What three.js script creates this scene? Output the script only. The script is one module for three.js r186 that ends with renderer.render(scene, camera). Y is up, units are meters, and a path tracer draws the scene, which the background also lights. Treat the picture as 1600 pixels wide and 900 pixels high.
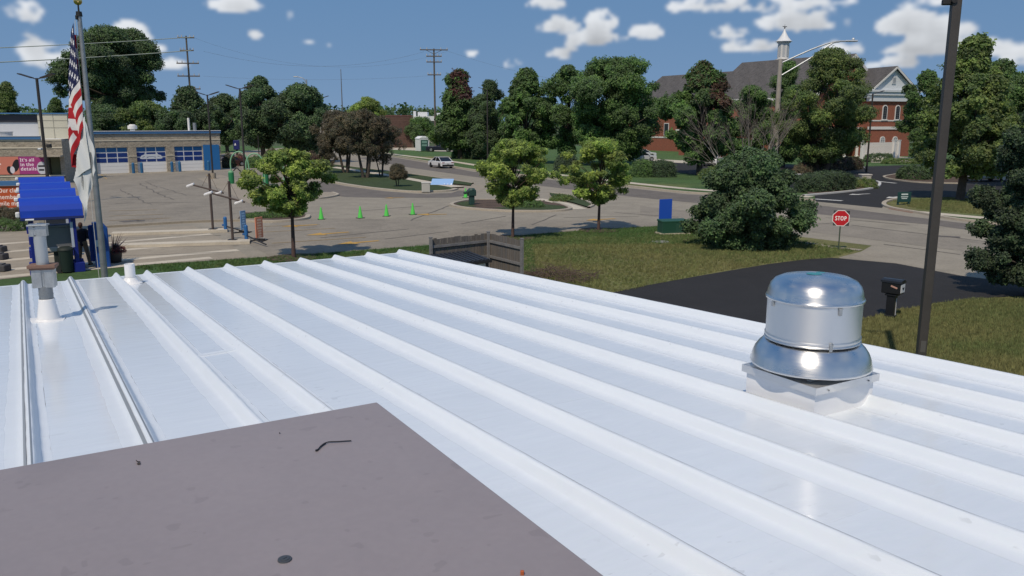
import * as THREE from 'three';
import { mergeGeometries } from 'three/addons/utils/BufferGeometryUtils.js';
import { RoundedBoxGeometry } from 'three/addons/geometries/RoundedBoxGeometry.js';
import { MarchingCubes } from 'three/addons/objects/MarchingCubes.js';

// ---------- camera ----------
const scene = new THREE.Scene();
const PITCH = Math.atan(257 / 1290), CAM_H = 5.8, FPX = 1290;
const camera = new THREE.PerspectiveCamera(2 * Math.atan(450 / FPX) * 180 / Math.PI, 16 / 9, 0.1, 6000);
camera.position.set(0, CAM_H, 0);
camera.rotation.x = -PITCH;

// ---------- light ----------
const SUN_AZ = 21 * Math.PI / 180, SUN_EL = 53 * Math.PI / 180;      // shadows fall 21 degrees right of straight away
const EXPOSURE = 0.78;
const sun = new THREE.DirectionalLight(0xffefd8, 3.85);
sun.position.set(-Math.sin(SUN_AZ) * Math.cos(SUN_EL) * 200, Math.sin(SUN_EL) * 200, Math.cos(SUN_AZ) * Math.cos(SUN_EL) * 200);
sun.target.position.set(0, 0, -50);
sun.position.add(sun.target.position);
sun.castShadow = true;
sun.shadow.mapSize.set(4096, 4096);
Object.assign(sun.shadow.camera, { left: -140, right: 140, top: 140, bottom: -140, near: 1, far: 600 });
scene.add(sun, sun.target);
const renderer = new THREE.WebGLRenderer({ antialias: true });
renderer.toneMapping = THREE.LinearToneMapping;
renderer.toneMappingExposure = EXPOSURE;
renderer.shadowMap.enabled = true;

// ---------- random numbers and noise ----------
function rng(s) { let a = s >>> 0; return () => { a = (a + 0x6D2B79F5) | 0; let t = Math.imul(a ^ (a >>> 15), 1 | a); t = (t + Math.imul(t ^ (t >>> 7), 61 | t)) ^ t; return ((t ^ (t >>> 14)) >>> 0) / 4294967296; }; }
function h2(x, y, s) { let n = Math.imul(x, 374761393) + Math.imul(y, 668265263) + Math.imul(s, 974634777); n = Math.imul(n ^ (n >>> 13), 1274126177); return ((n ^ (n >>> 16)) >>> 0) / 4294967296; }
function vn(x, y, per, s) {
  const xi = Math.floor(x), yi = Math.floor(y), fx = x - xi, fy = y - yi, m = a => ((a % per) + per) % per;
  const u = fx * fx * (3 - 2 * fx), v = fy * fy * (3 - 2 * fy), x0 = m(xi), x1 = m(xi + 1), y0 = m(yi), y1 = m(yi + 1);
  const a = h2(x0, y0, s), b = h2(x1, y0, s), c = h2(x0, y1, s), d = h2(x1, y1, s);
  return a + (b - a) * u + (c - a) * v + (a - b - c + d) * u * v;
}
function fbm(x, y, per, oct, s) { let t = 0, a = 0.5, n = 0; for (let i = 0; i < oct; i++) { t += a * vn(x, y, per, s + i); n += a; a *= 0.5; x *= 2; y *= 2; per *= 2; } return t / n; }
const clamp = (x, a = 0, b = 1) => Math.min(b, Math.max(a, x)), mix = (a, b, t) => a + (b - a) * t, sstep = (a, b, x) => { const t = clamp((x - a) / (b - a)); return t * t * (3 - 2 * t); };

// ---------- from the photograph's rows and columns to places in the world ----------
const CP = Math.cos(PITCH), SP = Math.sin(PITCH);
function ray(px, py) { const x = (px - 800) / FPX, y = (py - 450) / FPX; return [x, -y * CP - SP, -(CP - y * SP)]; }
function G(px, py, h = 0) { const r = ray(px, py), t = (h - CAM_H) / r[1]; return new THREE.Vector3(r[0] * t, h, r[2] * t); }             // on the level h
function D(px, py, dist) { const r = ray(px, py), t = -dist / r[2]; return new THREE.Vector3(r[0] * t, CAM_H + r[1] * t, -dist); }       // at a distance
function HT(p, py) { const F = -p.z, k = (450 - py) / FPX; return CAM_H + F * (k * CP - SP) / (CP + k * SP); }                         // height over p seen at row py
const at0 = (px, py, dist) => { const p = D(px, py, dist); p.y = 0; return p; };

// ---------- sky: air and clouds ----------
function makeSky() {
  const w = 2048, h = 1024, data = new Float32Array(w * h * 4);
  // clouds: photograph column, row, half width, half height, body
  const cl = [[40, 20, 34, 24, 1], [75, 34, 30, 10, .5], [78, 84, 40, 22, .95], [50, 102, 22, 12, .6], [95, 100, 26, 12, .6], [60, 52, 46, 14, .35], [206, 56, 30, 20, 1], [240, 78, 18, 10, .5], [268, 102, 28, 9, .8], [372, 8, 46, 18, 1], [445, 24, 18, 10, .8], [398, 55, 12, 8, .7], [474, 62, 30, 10, .85], [532, 71, 22, 9, .8], [738, 83, 10, 6, .5],
    [802, 101, 22, 12, .9], [850, 6, 34, 14, .55], [872, 44, 38, 20, 1], [945, 34, 30, 26, 1.1], [920, 62, 60, 18, .9], [895, 84, 40, 14, .7], [1010, 50, 27, 18, 1], [1140, 52, 38, 18, 1], [1170, 72, 62, 15, .9], [1110, 8, 80, 18, .8], [1200, 8, 90, 22, .9], [1225, 36, 60, 20, .9], [1290, 34, 40, 22, 1], [1318, 78, 36, 16, .8], [1330, 4, 24, 9, .7], [1402, 99, 28, 15, .85], [1366, 104, 18, 9, .6], [1420, 40, 46, 26, 1.1], [1462, 58, 54, 30, 1.1], [1440, 78, 66, 14, .9], [1430, 6, 60, 11, .6], [1545, 78, 34, 16, .8], [1590, 92, 30, 18, .7]];
  const list = cl.map(([x, y, a, b, k]) => { const r = ray(x, y), l = Math.hypot(r[0], r[1], r[2]); return { az: Math.atan2(r[0], -r[2]), el: Math.asin(r[1] / l), a: a / 1420, b: b / 1400, k }; });
  const R = rng(77);
  for (let i = 0; i < 210; i++) {                                         // the same fair-weather clouds all round the sky
    const az = (R() * 2 - 1) * Math.PI, el = .06 + R() * R() * 1.0, s = .5 + el * 2.2, a = (.02 + .045 * R()) * s, b = a * (.4 + .2 * R());
    if (Math.abs(az) < .72 && el < .34) continue;
    for (let j = 0; j < 3; j++) list.push({ az: az + (R() - .5) * a * 2, el: el + (R() - .5) * b, a: a * (.6 + .5 * R()), b: b * (.7 + .5 * R()), k: .7 + .4 * R() });
  }
  const dens = new Float32Array(w * h);
  for (const c of list) {
    const m = 1.8, wz = c.a * m / Math.cos(c.el), y0 = Math.floor(((c.el - c.b * m) / Math.PI + .5) * h), y1 = Math.ceil(((c.el + c.b * m) / Math.PI + .5) * h);
    for (let y = Math.max(0, y0); y <= Math.min(h - 1, y1); y++) for (let d = -Math.ceil(wz / Math.PI / 2 * w); d <= Math.ceil(wz / Math.PI / 2 * w); d++) {
      const xi = Math.floor((c.az - Math.PI / 2) / Math.PI / 2 * w + w / 2) + d, x = ((xi % w) + w) % w, el = ((y + .5) / h - .5) * Math.PI, dx = d / w * Math.PI * 2 * Math.cos(c.el) / c.a, dy = (el - c.el) / c.b;
      const q = 1 - (dx * dx + (dy < 0 ? 2.6 : 1) * dy * dy), k = c.k * clamp(q + .35) ;
      if (k > 0) { const i = y * w + x; dens[i] = Math.max(dens[i], k) + .12 * Math.min(dens[i], k); }
    }
  }
  const puff = new Float32Array(w * h);
  for (let y = 512; y < h; y++) for (let x = 0; x < w; x++) {
    const i = y * w + x; if (dens[i] <= 0) continue;
    const n = fbm(x / 11, y / 8, 512, 5, 11), m = fbm(x / 7, y / 5, 512, 4, 51), b = 1 - Math.abs(2 * m - 1) * 2.2;
    puff[i] = sstep(.36, .74, dens[i] * .95 + (n - .5) * 2.1 + (b - .55) * .34 - .04);
  }
  for (let y = 0; y < h; y++) for (let x = 0; x < w; x++) {
    const el = ((y + .5) / h - .5) * Math.PI, i = y * w + x, e = Math.max(0, el), t = Math.pow(clamp(e / (Math.PI / 2)), .6);
    const hz = Math.exp(-e * 7);
    let r = mix(.120, .055, t) + .085 * hz, g = mix(.262, .150, t) + .062 * hz, b = mix(.468, .36, t) + .03 * hz;
    const p = puff[i];
    if (p > 0) {
      let up = 0; for (let k = 1; k <= 6; k++) up += puff[Math.min(h - 1, y + k * 2) * w + x];
      let lf = 0; for (let k = 1; k <= 3; k++) lf += puff[y * w + (x + w - k * 3) % w];
      const lit = clamp(1 - up / 8.5) * .75 + clamp(1 - lf / 4) * .25, n = fbm(x / 9, y / 7, 1024, 3, 5);
      const L = mix(.30, .84, clamp(lit * 1.05 + (n - .5) * .45)), a = clamp(p * .93);
      r = mix(r, L * .97, a); g = mix(g, L * 1.0, a); b = mix(b, L * 1.04, a);
    }
    if (el < 0) { const q = clamp(-el * 12); r = mix(r, .10, q); g = mix(g, .11, q); b = mix(b, .09, q); }
    data[i * 4] = r / EXPOSURE; data[i * 4 + 1] = g / EXPOSURE; data[i * 4 + 2] = b / EXPOSURE; data[i * 4 + 3] = 1;
  }
  const t = new THREE.DataTexture(data, w, h, THREE.RGBAFormat, THREE.FloatType);
  t.mapping = THREE.EquirectangularReflectionMapping; t.magFilter = THREE.LinearFilter; t.minFilter = THREE.LinearFilter; t.needsUpdate = true;
  return t;
}
const skyTex = makeSky();
scene.background = skyTex; scene.environment = skyTex;

// ---------- names, things, parts ----------
const used = new Map();
function numbered(n) { const k = used.get(n) || 0; used.set(n, k + 1); return k ? n + '_' + String(k).padStart(3, '0') : n; }
function shade(o) { o.traverse(m => { if (m.isMesh) { m.castShadow = true; m.receiveShadow = true; } }); return o; }
function tag(o, label, category, group) { o.userData = { ...o.userData, label, category }; if (group) o.userData.group = group; return o; }
function thing(name, label, category, p = [0, 0, 0], ry = 0, group) {
  const o = new THREE.Group(); o.name = numbered(name); if (p.isVector3) o.position.copy(p); else o.position.set(...p); o.rotation.y = ry; scene.add(o); return tag(o, label, category, group);
}
function copy(root, p, ry, label, group) {
  const r = root.clone(); r.name = numbered(root.name.replace(/_\d{3}$/, '')); r.userData = { ...root.userData }; if (p.isVector3) r.position.copy(p); else r.position.set(...p); r.rotation.y = ry; if (label) r.userData.label = label; if (group) r.userData.group = group; scene.add(r); return r;
}
function prep(g) {                                                       // plain triangles with uv in metres along the face's main axis
  let n = g.index ? g.toNonIndexed() : g;
  if (g.userData.keepUv) { for (const a of Object.keys(n.attributes)) if (!['position', 'normal', 'uv'].includes(a)) n.deleteAttribute(a); return n; }
  for (const a of Object.keys(n.attributes)) if (!['position', 'normal'].includes(a)) n.deleteAttribute(a);
  const P = n.attributes.position, uv = new Float32Array(P.count * 2), a = new THREE.Vector3(), b = new THREE.Vector3(), c = new THREE.Vector3();
  if (!n.attributes.normal) n.computeVertexNormals();
  for (let i = 0; i < P.count; i += 3) {
    a.fromBufferAttribute(P, i); b.fromBufferAttribute(P, i + 1); c.fromBufferAttribute(P, i + 2);
    const nn = b.clone().sub(a).cross(c.clone().sub(a)), x = Math.abs(nn.x), y = Math.abs(nn.y), z = Math.abs(nn.z);
    [a, b, c].forEach((v, k) => { const [s, t] = y >= x && y >= z ? [v.x, v.z] : x >= z ? [v.z, v.y] : [v.x, v.y]; uv[(i + k) * 2] = s; uv[(i + k) * 2 + 1] = t; });
  }
  n.setAttribute('uv', new THREE.BufferAttribute(uv, 2));
  return n;
}
function join(gs) { gs = gs.flat(9).map(prep); return gs.length > 1 ? mergeGeometries(gs) : gs[0]; }
function part(name, gs, m, parent, label) {
  const o = new THREE.Mesh(gs.isBufferGeometry && gs.userData.ready ? gs : join([gs]), m); o.name = parent ? name : numbered(name); (parent || scene).add(o); o.castShadow = o.receiveShadow = true; if (label) o.userData.label = label; return o;
}
const ready = g => { const r = join([g]); r.userData.ready = true; return r; };
const T = (g, x = 0, y = 0, z = 0, rx = 0, ry = 0, rz = 0) => g.applyMatrix4(new THREE.Matrix4().compose(new THREE.Vector3(x, y, z), new THREE.Quaternion().setFromEuler(new THREE.Euler(rx, ry, rz, 'YXZ')), new THREE.Vector3(1, 1, 1)));
const box = (w, h, d, x = 0, y = 0, z = 0, ry = 0, rx = 0, rz = 0) => T(new THREE.BoxGeometry(w, h, d), x, y, z, rx, ry, rz);       // centred
const rbox = (w, h, d, r, x = 0, y = 0, z = 0, ry = 0, rx = 0, rz = 0) => T(new RoundedBoxGeometry(w, h, d, 2, r), x, y, z, rx, ry, rz);
const cyl = (r0, r1, h, x = 0, y = 0, z = 0, n = 12, open = false) => T(new THREE.CylinderGeometry(r1, r0, h, n, 1, open), x, y + h / 2, z);  // base at y, r0 below
const lathe = (pts, n = 24, x = 0, y = 0, z = 0) => T(new THREE.LatheGeometry(pts.map(p => new THREE.Vector2(...p)), n), x, y, z);
const V = (x, y, z) => new THREE.Vector3(x, y, z);
function rod(a, b, r0, r1 = r0, n = 8) {
  const d = b.clone().sub(a), g = new THREE.CylinderGeometry(r1, r0, d.length(), n, 1);
  g.applyMatrix4(new THREE.Matrix4().compose(a.clone().add(b).multiplyScalar(.5), new THREE.Quaternion().setFromUnitVectors(V(0, 1, 0), d.normalize()), V(1, 1, 1))); return g;
}
const tube = (pts, r, n = 24, m = 6) => new THREE.TubeGeometry(new THREE.CatmullRomCurve3(pts), n, r, m);
function extrude(pts, depth, bevel = 0, seg = 1) {                         // outline in xy, depth along z, centred in z
  const s = new THREE.Shape(pts.map(p => new THREE.Vector2(...p)));
  const g = new THREE.ExtrudeGeometry(s, { depth: depth - 2 * bevel, bevelEnabled: bevel > 0, bevelThickness: bevel, bevelSize: bevel, bevelOffset: -bevel, bevelSegments: seg, curveSegments: 8 });
  g.translate(0, 0, -depth / 2 + bevel); return g;
}
// ---------- materials ----------
function tex(n, metres, fn, srgb = true) {
  const d = new Uint8Array(n * n * 4);
  for (let y = 0; y < n; y++) for (let x = 0; x < n; x++) { const c = fn(x / n, y / n), i = (y * n + x) * 4; for (let k = 0; k < 3; k++) d[i + k] = 255 * clamp(Array.isArray(c) ? c[k] : c); d[i + 3] = 255; }
  const t = new THREE.DataTexture(d, n, n); t.wrapS = t.wrapT = THREE.RepeatWrapping; t.magFilter = THREE.LinearFilter; t.minFilter = THREE.LinearMipmapLinearFilter; t.generateMipmaps = true;
  if (srgb) t.colorSpace = THREE.SRGBColorSpace; const m = Array.isArray(metres) ? metres : [metres, metres]; t.repeat.set(1 / m[0], 1 / m[1]); t.needsUpdate = true; return t;
}
const lin = c => c.map(v => v <= .0031308 ? v * 12.92 : 1.055 * Math.pow(v, 1 / 2.4) - .055);   // linear colour to texture value
function M(c, o = {}) { const m = new (o.physical ? THREE.MeshPhysicalMaterial : THREE.MeshStandardMaterial)({ roughness: .7, metalness: 0 }); if (c) m.color.setRGB(...c); delete o.physical; m.setValues(o); return m; }
function canvasTex(w, h, draw) { const c = document.createElement('canvas'); c.width = w; c.height = h; draw(c.getContext('2d'), w, h); const t = new THREE.CanvasTexture(c); t.colorSpace = THREE.SRGBColorSpace; t.magFilter = THREE.LinearFilter; return t; }
// ---------- ground surfaces ----------
const grain = (base, amp, spots = 0, n = 512, m = 6, s = 3) => tex(n, m, (u, v) => {
  const a = fbm(u * 6, v * 6, 6, 4, s), b = fbm(u * 90, v * 90, 90, 2, s + 20), c = h2(Math.floor(u * n), Math.floor(v * n), s);
  const k = 1 + amp * ((a - .5) * 1.1 + (b - .5) * .9 + (c - .5) * .5) - spots * sstep(.62, .75, fbm(u * 11, v * 11, 11, 4, s + 40));
  return lin(base.map(x => x * k));
});
const bumpTex = tex(256, .5, (u, v) => .5 + .5 * (fbm(u * 40, v * 40, 40, 3, 90) - .5), false);
const mGround = M(null, { map: tex(1024, 9, (u, v) => { const a = fbm(u * 12, v * 12, 12, 4, 1), b = fbm(u * 200, v * 200, 200, 2, 2), c = fbm(u * 60, v * 90, 30, 3, 7); const k = .62 + .3 * a + .55 * (b - .2) * .9 + .35 * (c - .5); return lin([.62 * k, .62 * k, .62 * k]); }), vertexColors: true, roughness: 1, bumpMap: tex(512, 1.3, (u, v) => fbm(u * 70, v * 70, 70, 3, 31), false), bumpScale: .05 });
const mFar = M([.06, .085, .03], { roughness: 1 });
const mLot = M(null, { map: grain([.252, .226, .186], .34, .10, 512, 7, 3), roughness: .93, bumpMap: bumpTex, bumpScale: .006 });
const mStreet = M(null, { map: grain([.292, .264, .214], .28, .08, 512, 7, 13), roughness: .92, bumpMap: bumpTex, bumpScale: .006 });
const mLane = M(null, { map: grain([.155, .139, .124], .3, .10, 512, 7, 23), roughness: .93, bumpMap: bumpTex, bumpScale: .006 });
const mLaneMid = M(null, { map: grain([.25, .225, .186], .3, .08, 512, 7, 43), roughness: .93, bumpMap: bumpTex, bumpScale: .006 });
const mConc = M(null, { map: grain([.55, .50, .41], .22, .06, 512, 5, 33), roughness: .9, bumpMap: bumpTex, bumpScale: .004 });
const mConcTan = M(null, { map: grain([.32, .28, .22], .25, .08, 512, 5, 34), roughness: .9, bumpMap: bumpTex, bumpScale: .004 });
const mKerb = M(null, { map: grain([.42, .375, .305], .3, .1, 256, 3, 36), roughness: .9 });
const mBlack = M(null, { map: grain([.019, .018, .0185], .4, 0, 512, 4, 53), roughness: .88, bumpMap: bumpTex, bumpScale: .01 });
const mMulch = M(null, { map: grain([.095, .065, .048], .9, 0, 256, 2, 63), roughness: 1, bumpMap: bumpTex, bumpScale: .03 });
const mYellow = M([.50, .30, .07], { roughness: .85 }), mYellowOld = M([.36, .26, .13], { roughness: .9 }), mWhitePaint = M([.62, .62, .6], { roughness: .8 });
const mBrickPave = M([.30, .13, .09], { roughness: .9 });

function smoothPx(pts, closed = false, n = 6) { const c = new THREE.CatmullRomCurve3(pts, closed, 'centripetal'); return c.getPoints(pts.length * n); }
function sheetGeo(pts, y) { const s = new THREE.Shape(pts.map(p => new THREE.Vector2(p.x, -p.z))); const g = new THREE.ShapeGeometry(s); g.rotateX(-Math.PI / 2); g.translate(0, y, 0); return g; }
function sheet(name, px, y, m, smooth = false) {
  let p = px.map(q => G(q[0], q[1])); if (smooth) p = smoothPx(p, true);
  const o = part(name, sheetGeo(p, y), m); o.userData.kind = 'structure'; return o;
}
function ribbonGeo(p, w, y0, y1) {                                         // a strip with real height along a line on the ground
  const pos = [], L = [], R = [];
  p.forEach((q, i) => { const a = p[Math.max(0, i - 1)], b = p[Math.min(p.length - 1, i + 1)], d = b.clone().sub(a).setY(0).normalize(), s = V(-d.z, 0, d.x).multiplyScalar(w / 2); L.push(q.clone().sub(s)); R.push(q.clone().add(s)); });
  const quad = (a, b, c, d) => pos.push(...a, ...b, ...c, ...a, ...c, ...d), at = (v, y) => [v.x, y, v.z];
  for (let i = 0; i + 1 < p.length; i++) {
    quad(at(L[i], y1), at(R[i], y1), at(R[i + 1], y1), at(L[i + 1], y1));
    if (y1 - y0 > .02) { quad(at(L[i], y0), at(L[i], y1), at(L[i + 1], y1), at(L[i + 1], y0)); quad(at(R[i], y1), at(R[i], y0), at(R[i + 1], y0), at(R[i + 1], y1)); }
  }
  const g = new THREE.BufferGeometry(); g.setAttribute('position', new THREE.Float32BufferAttribute(pos, 3)); g.computeVertexNormals(); return g;
}
function kerb(px, w = .16, h = .13, smooth = true, name = 'kerb', m = mKerb, y0 = 0) { let p = px.map(q => G(q[0], q[1])); if (smooth) p = smoothPx(p); const o = part(name, ribbonGeo(p, w, y0, h), m); o.userData.kind = 'structure'; return o; }

// lawn: one sheet, its grass greener or drier from place to place
{
  const g = new THREE.PlaneGeometry(260, 230, 260, 230); g.rotateX(-Math.PI / 2); g.translate(10, 0, -105);
  const P = g.attributes.position, col = new Float32Array(P.count * 3), gr = [.062, .124, .034], dr = [.180, .176, .066];
  const dryPts = [[900, 420, 8, 1], [1050, 410, 8, 1], [1220, 405, 7, 1], [1500, 500, 8, 1.1], [1600, 520, 10, 1.1], [1420, 520, 6, 1], [1330, 500, 5, 1], [1560, 325, 9, 1], [1450, 322, 6, .9], [1300, 380, 5, .7], [960, 292, 9, .55], [700, 246, 10, .6]].map(([x, y, r, k]) => [G(x, y), r, k]);
  for (let i = 0; i < P.count; i++) {
    const x = P.getX(i), z = P.getZ(i), n = fbm(x / 5 + 500, z / 5 + 500, 4096, 4, 8), n2 = fbm(x / 1.7 + 300, z / 1.7 + 300, 4096, 3, 9); let d = 0;
    for (const [q, r, k] of dryPts) d = Math.max(d, k * Math.exp(-((x - q.x) ** 2 + (z - q.z) ** 2) / (r * r)));
    const t = clamp(sstep(.12, .75, d + (n - .5) * .7 + (n2 - .5) * .4) * .95 + (n - .5) * .3), v = .8 + .5 * n2;
    for (let k = 0; k < 3; k++) col[i * 3 + k] = mix(gr[k], dr[k], t) * v * 1.9;
  }
  g.setAttribute('color', new THREE.BufferAttribute(col, 3));
  const uv = g.attributes.uv; for (let i = 0; i < P.count; i++) uv.setXY(i, P.getX(i), P.getZ(i));
  g.userData.ready = true; const o = part('lawn_ground', g, mGround); o.userData.kind = 'structure';
}
{ const g = new THREE.PlaneGeometry(9000, 9000); g.rotateX(-Math.PI / 2); g.translate(0, -.05, 0); part('terrain', g, mFar).userData.kind = 'structure'; }

const far = [[1640, 360], [1600, 354], [1500, 345], [1430, 333], [1395, 326], [1378, 322], [1275, 314], [1200, 309], [1075, 302], [990, 293], [930, 287], [850, 278], [736, 266], [668, 253], [592, 241], [540, 234]];
sheet('paved_lot', [[-90, 449], [0, 437], [200, 415.5], [362, 405], [470, 398], [660, 384], [820, 367], [935, 358], [1075, 351], [1130, 357], [1200, 366], [1250, 370], [1363, 384], [1345, 394], [1310, 403], [1500, 432], [1640, 452], ...far, [480, 230], [380, 236], [300, 246], [200, 266], [-90, 300]], .004, mStreet);
sheet('car_wash_lot', [[-90, 300], [158, 274], [345, 268], [430, 262], [500, 280], [480, 300], [470, 320], [430, 345], [307, 347], [162, 356], [-90, 366]], .008, mLot, false);
sheet('car_wash_drive', [[430, 345], [520, 341], [720, 345], [1000, 345], [1075, 351], [935, 357.5], [820, 366.5], [660, 383.5], [470, 397.5], [420, 400], [385, 380]], .008, mLot);
sheet('dark_drive', [[470, 286], [500, 283], [540, 291], [600, 299], [650, 303], [705, 302], [716, 298], [745, 300], [738, 305], [700, 309], [600, 309], [540, 308], [480, 300]], .012, mLane);
sheet('street_far_lane', [[560, 247], [596, 243], [668, 255], [736, 268], [850, 280], [930, 289], [990, 295], [1075, 304], [1200, 311], [1320, 326], [1450, 342], [1600, 361], [1640, 366], [1640, 376], [1600, 371], [1450, 351], [1320, 339], [1200, 327], [1075, 316], [990, 308], [850, 291], [738, 276], [640, 262], [585, 252]], .010, mLane);
sheet('street_near_lane', [[1000, 322], [1200, 342], [1320, 352], [1450, 366], [1640, 391], [1640, 408], [1450, 386], [1320, 369], [1200, 356], [1000, 336]], .010, mLaneMid);
sheet('vacuum_bay_pavement', [[308, 279], [345, 273], [400, 292], [440, 330], [400, 323], [345, 296]], .012, mConcTan);
sheet('concrete_apron', [[-90, 449], [0, 437], [200, 415.5], [330, 407.5], [388, 402], [343, 372], [302, 353], [165, 359], [-90, 369]], .012, mConcTan);
// worn stripes across the concrete lanes
for (const [x0, y0, x1, y1, w, m] of [[-60, 386, 312, 359, .55, mConc], [-60, 400, 330, 366, .5, mConc], [-60, 413, 352, 377, .6, mConc], [-60, 428, 372, 391, .6, mConc], [-60, 439, 330, 403, .6, mConc]]) kerb([[x0, y0], [x1, y1]], w, .016, false, 'concrete_strip', m);
for (const [x0, y0, x1, y1] of [[190, 372, 345, 368], [190, 388, 372, 384], [190, 400, 366, 394]]) kerb([[x0, y0], [x1, y1]], .16, .0165, false, 'worn_track', mLot);
for (const [a, b] of [[[175, 367.5], [356, 361.5]], [[178, 386.5], [391, 379.5]]]) kerb([a, b], .8, .14, false, 'lane_island', mConc);
sheet('church_lot', [[1275, 315], [1378, 325], [1386, 314], [1412, 309], [1480, 308], [1660, 318], [1660, 262], [1480, 258], [1440, 257], [1360, 260], [1200, 257], [1040, 252], [1000, 254], [1010, 262], [1200, 290], [1272, 303]], .008, mBlack);
sheet('driveway', [[900, 470], [1000, 448], [1100, 430], [1200, 413], [1255, 406], [1300, 403], [1400, 412], [1500, 431], [1560, 439], [1680, 455], [1680, 465], [1590, 463], [1510, 468], [1460, 474], [1400, 486], [1345, 500], [1180, 540], [960, 520]], .012, mBlack);
sheet('driveway_apron', [[1310, 402.5], [1345, 393.5], [1363, 383.5], [1450, 386], [1640, 410], [1640, 451], [1560, 438.5], [1500, 430.5], [1400, 411.5]], .008, mStreet);
// raised grass islands with their kerbs
const mIsle = M(null, { map: mGround.map, roughness: 1, bumpMap: mGround.bumpMap, bumpScale: .05 }); mIsle.color.setRGB(.088, .142, .048);
const isleA = [[470, 262], [520, 263.5], [600, 276], [680, 289.5], [712, 296], [700, 299], [650, 300.5], [600, 297], [540, 289], [500, 281], [460, 272]];
sheet('grass_island', isleA, .11, mIsle);
kerb([[460, 272], [500, 281], [540, 289], [600, 297], [650, 300.5], [700, 299], [713, 296]], .45);
sheet('grass_verge', [[500, 255], [545, 261], [640, 273], [738, 287], [735, 291], [690, 287], [600, 272.5], [520, 260.5]], .11, mIsle);
kerb([[500, 254.5], [545, 260.5], [640, 272.5], [739, 287.5]], .2);
kerb([[500, 259], [520, 262], [600, 274.2], [680, 288.2], [716, 294]], 1.2, .118, true, 'sidewalk', mConc);
sheet('sidewalk_ramp', [[686, 289], [716, 285.5], [765, 291], [745, 300.5], [716, 297.5]], .014, mConcTan);
sheet('mulch_island', [[706, 321], [720, 316.5], [740, 314], [800, 314], [850, 316], [880, 322], [889, 328], [861, 330.5], [800, 330.5], [740, 327]], .10, mMulch);
sheet('island_grass', [[712, 320.5], [722, 317], [745, 316], [735, 321], [745, 325.5], [728, 325]], .104, mIsle);
sheet('island_grass', [[770, 327], [800, 325], [850, 321], [880, 324], [886, 327.6], [861, 330], [800, 330]], .104, mIsle);
kerb([[850, 315.5], [800, 313.5], [740, 313.5], [720, 316], [705.5, 321], [716, 324.5], [740, 327.5], [800, 331], [861, 331], [890, 328], [880, 321.5], [866, 317.5]], .28);
kerb([[838, 311], [862, 315], [885, 320], [905, 327]], 1.1, .016, true, 'sidewalk', mConc);
sheet('planted_wedge', [[858, 303], [885, 306], [915, 316], [926, 323], [918, 325], [895, 318], [865, 311]], .10, mIsle);
kerb([[862, 303], [885, 305.5], [915, 315.5], [927, 321], [920, 325.5]], .22);
kerb([[380, 347], [440, 347], [476, 343], [482, 338]], .3); sheet('planting_bed', [[370, 346], [380, 334], [480, 337], [476, 342], [440, 346]], .1, mMulch);
kerb([[162, 356], [307, 347.5], [400, 345]], .35, .13, true, 'kerb', mConcTan);
sheet('tan_island', [[430, 308], [470, 303], [520, 302], [526, 306], [500, 311], [450, 314]], .11, mConcTan); kerb([[450, 314], [500, 311], [527, 306], [520, 302]], .25);
// church side: kerbs, pavement, islands
kerb([[1640, 359], [1600, 354], [1500, 344.5], [1430, 332.5], [1395, 326.5], [1382, 322], [1383, 317], [1393, 313.5], [1412, 310]], .3);
kerb([[1272, 313.6], [1200, 308.6], [1075, 301.6], [990, 292.6], [930, 286.6], [850, 277.6], [736, 265.6], [668, 252.6], [592, 240.6], [540, 233.6]], .35);
kerb([[560, 232], [608, 240], [708, 252.6], [760, 260.5], [850, 270.5], [987, 286.2], [1080, 295.5], [1200, 304], [1268, 308]], 1.3, .016, true, 'sidewalk', mConc);
kerb([[1428, 331], [1500, 337.4], [1600, 346], [1660, 351]], 1.3, .016, true, 'sidewalk', mConc);
sheet('tactile_paving', [[1388, 326.5], [1395, 323], [1428, 329.5], [1426, 333]], .018, mBrickPave);
sheet('hedge_island', [[1262, 306], [1330, 299], [1365, 293.5], [1374, 289], [1368, 284.5], [1340, 281.5], [1262, 284]], .10, mMulch);
kerb([[1255, 306.6], [1330, 299.5], [1366, 294], [1374.5, 289], [1368, 284], [1340, 281]], .25, .13, true, 'kerb', M([.55, .55, .54], { roughness: .8 }));
sheet('lot_island', [[1381, 277.5], [1396, 281], [1440, 285.5], [1500, 287], [1500, 270], [1440, 270], [1400, 273]], .10, mMulch);
kerb([[1400, 273], [1381, 277], [1396, 281.3], [1440, 286], [1502, 287.5]], .25);
kerb([[1190, 279], [1250, 273], [1300, 266.5], [1350, 262]], .25, .14, true, 'kerb', M([.6, .6, .59], { roughness: .8 }));
kerb([[1195, 371.5], [1240, 376], [1300, 386], [1345, 391]], .5, .014, true, 'sidewalk', mConcTan);
sheet('gravel_walk', [[1340, 246], [1372, 243], [1440, 247], [1440, 254], [1362, 254]], .016, mConc);
sheet('church_walk', [[990, 246], [1040, 249.5], [1130, 254], [1128, 258], [1040, 253.5], [985, 250]], .016, mConc);
sheet('far_drive', [[560, 229], [600, 228.5], [735, 234], [735, 238], [600, 233.5], [560, 233]], .012, mConc);
sheet('back_drive', [[360, 238], [500, 226], [500, 234], [420, 246], [360, 252]], .012, mConcTan);
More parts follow.
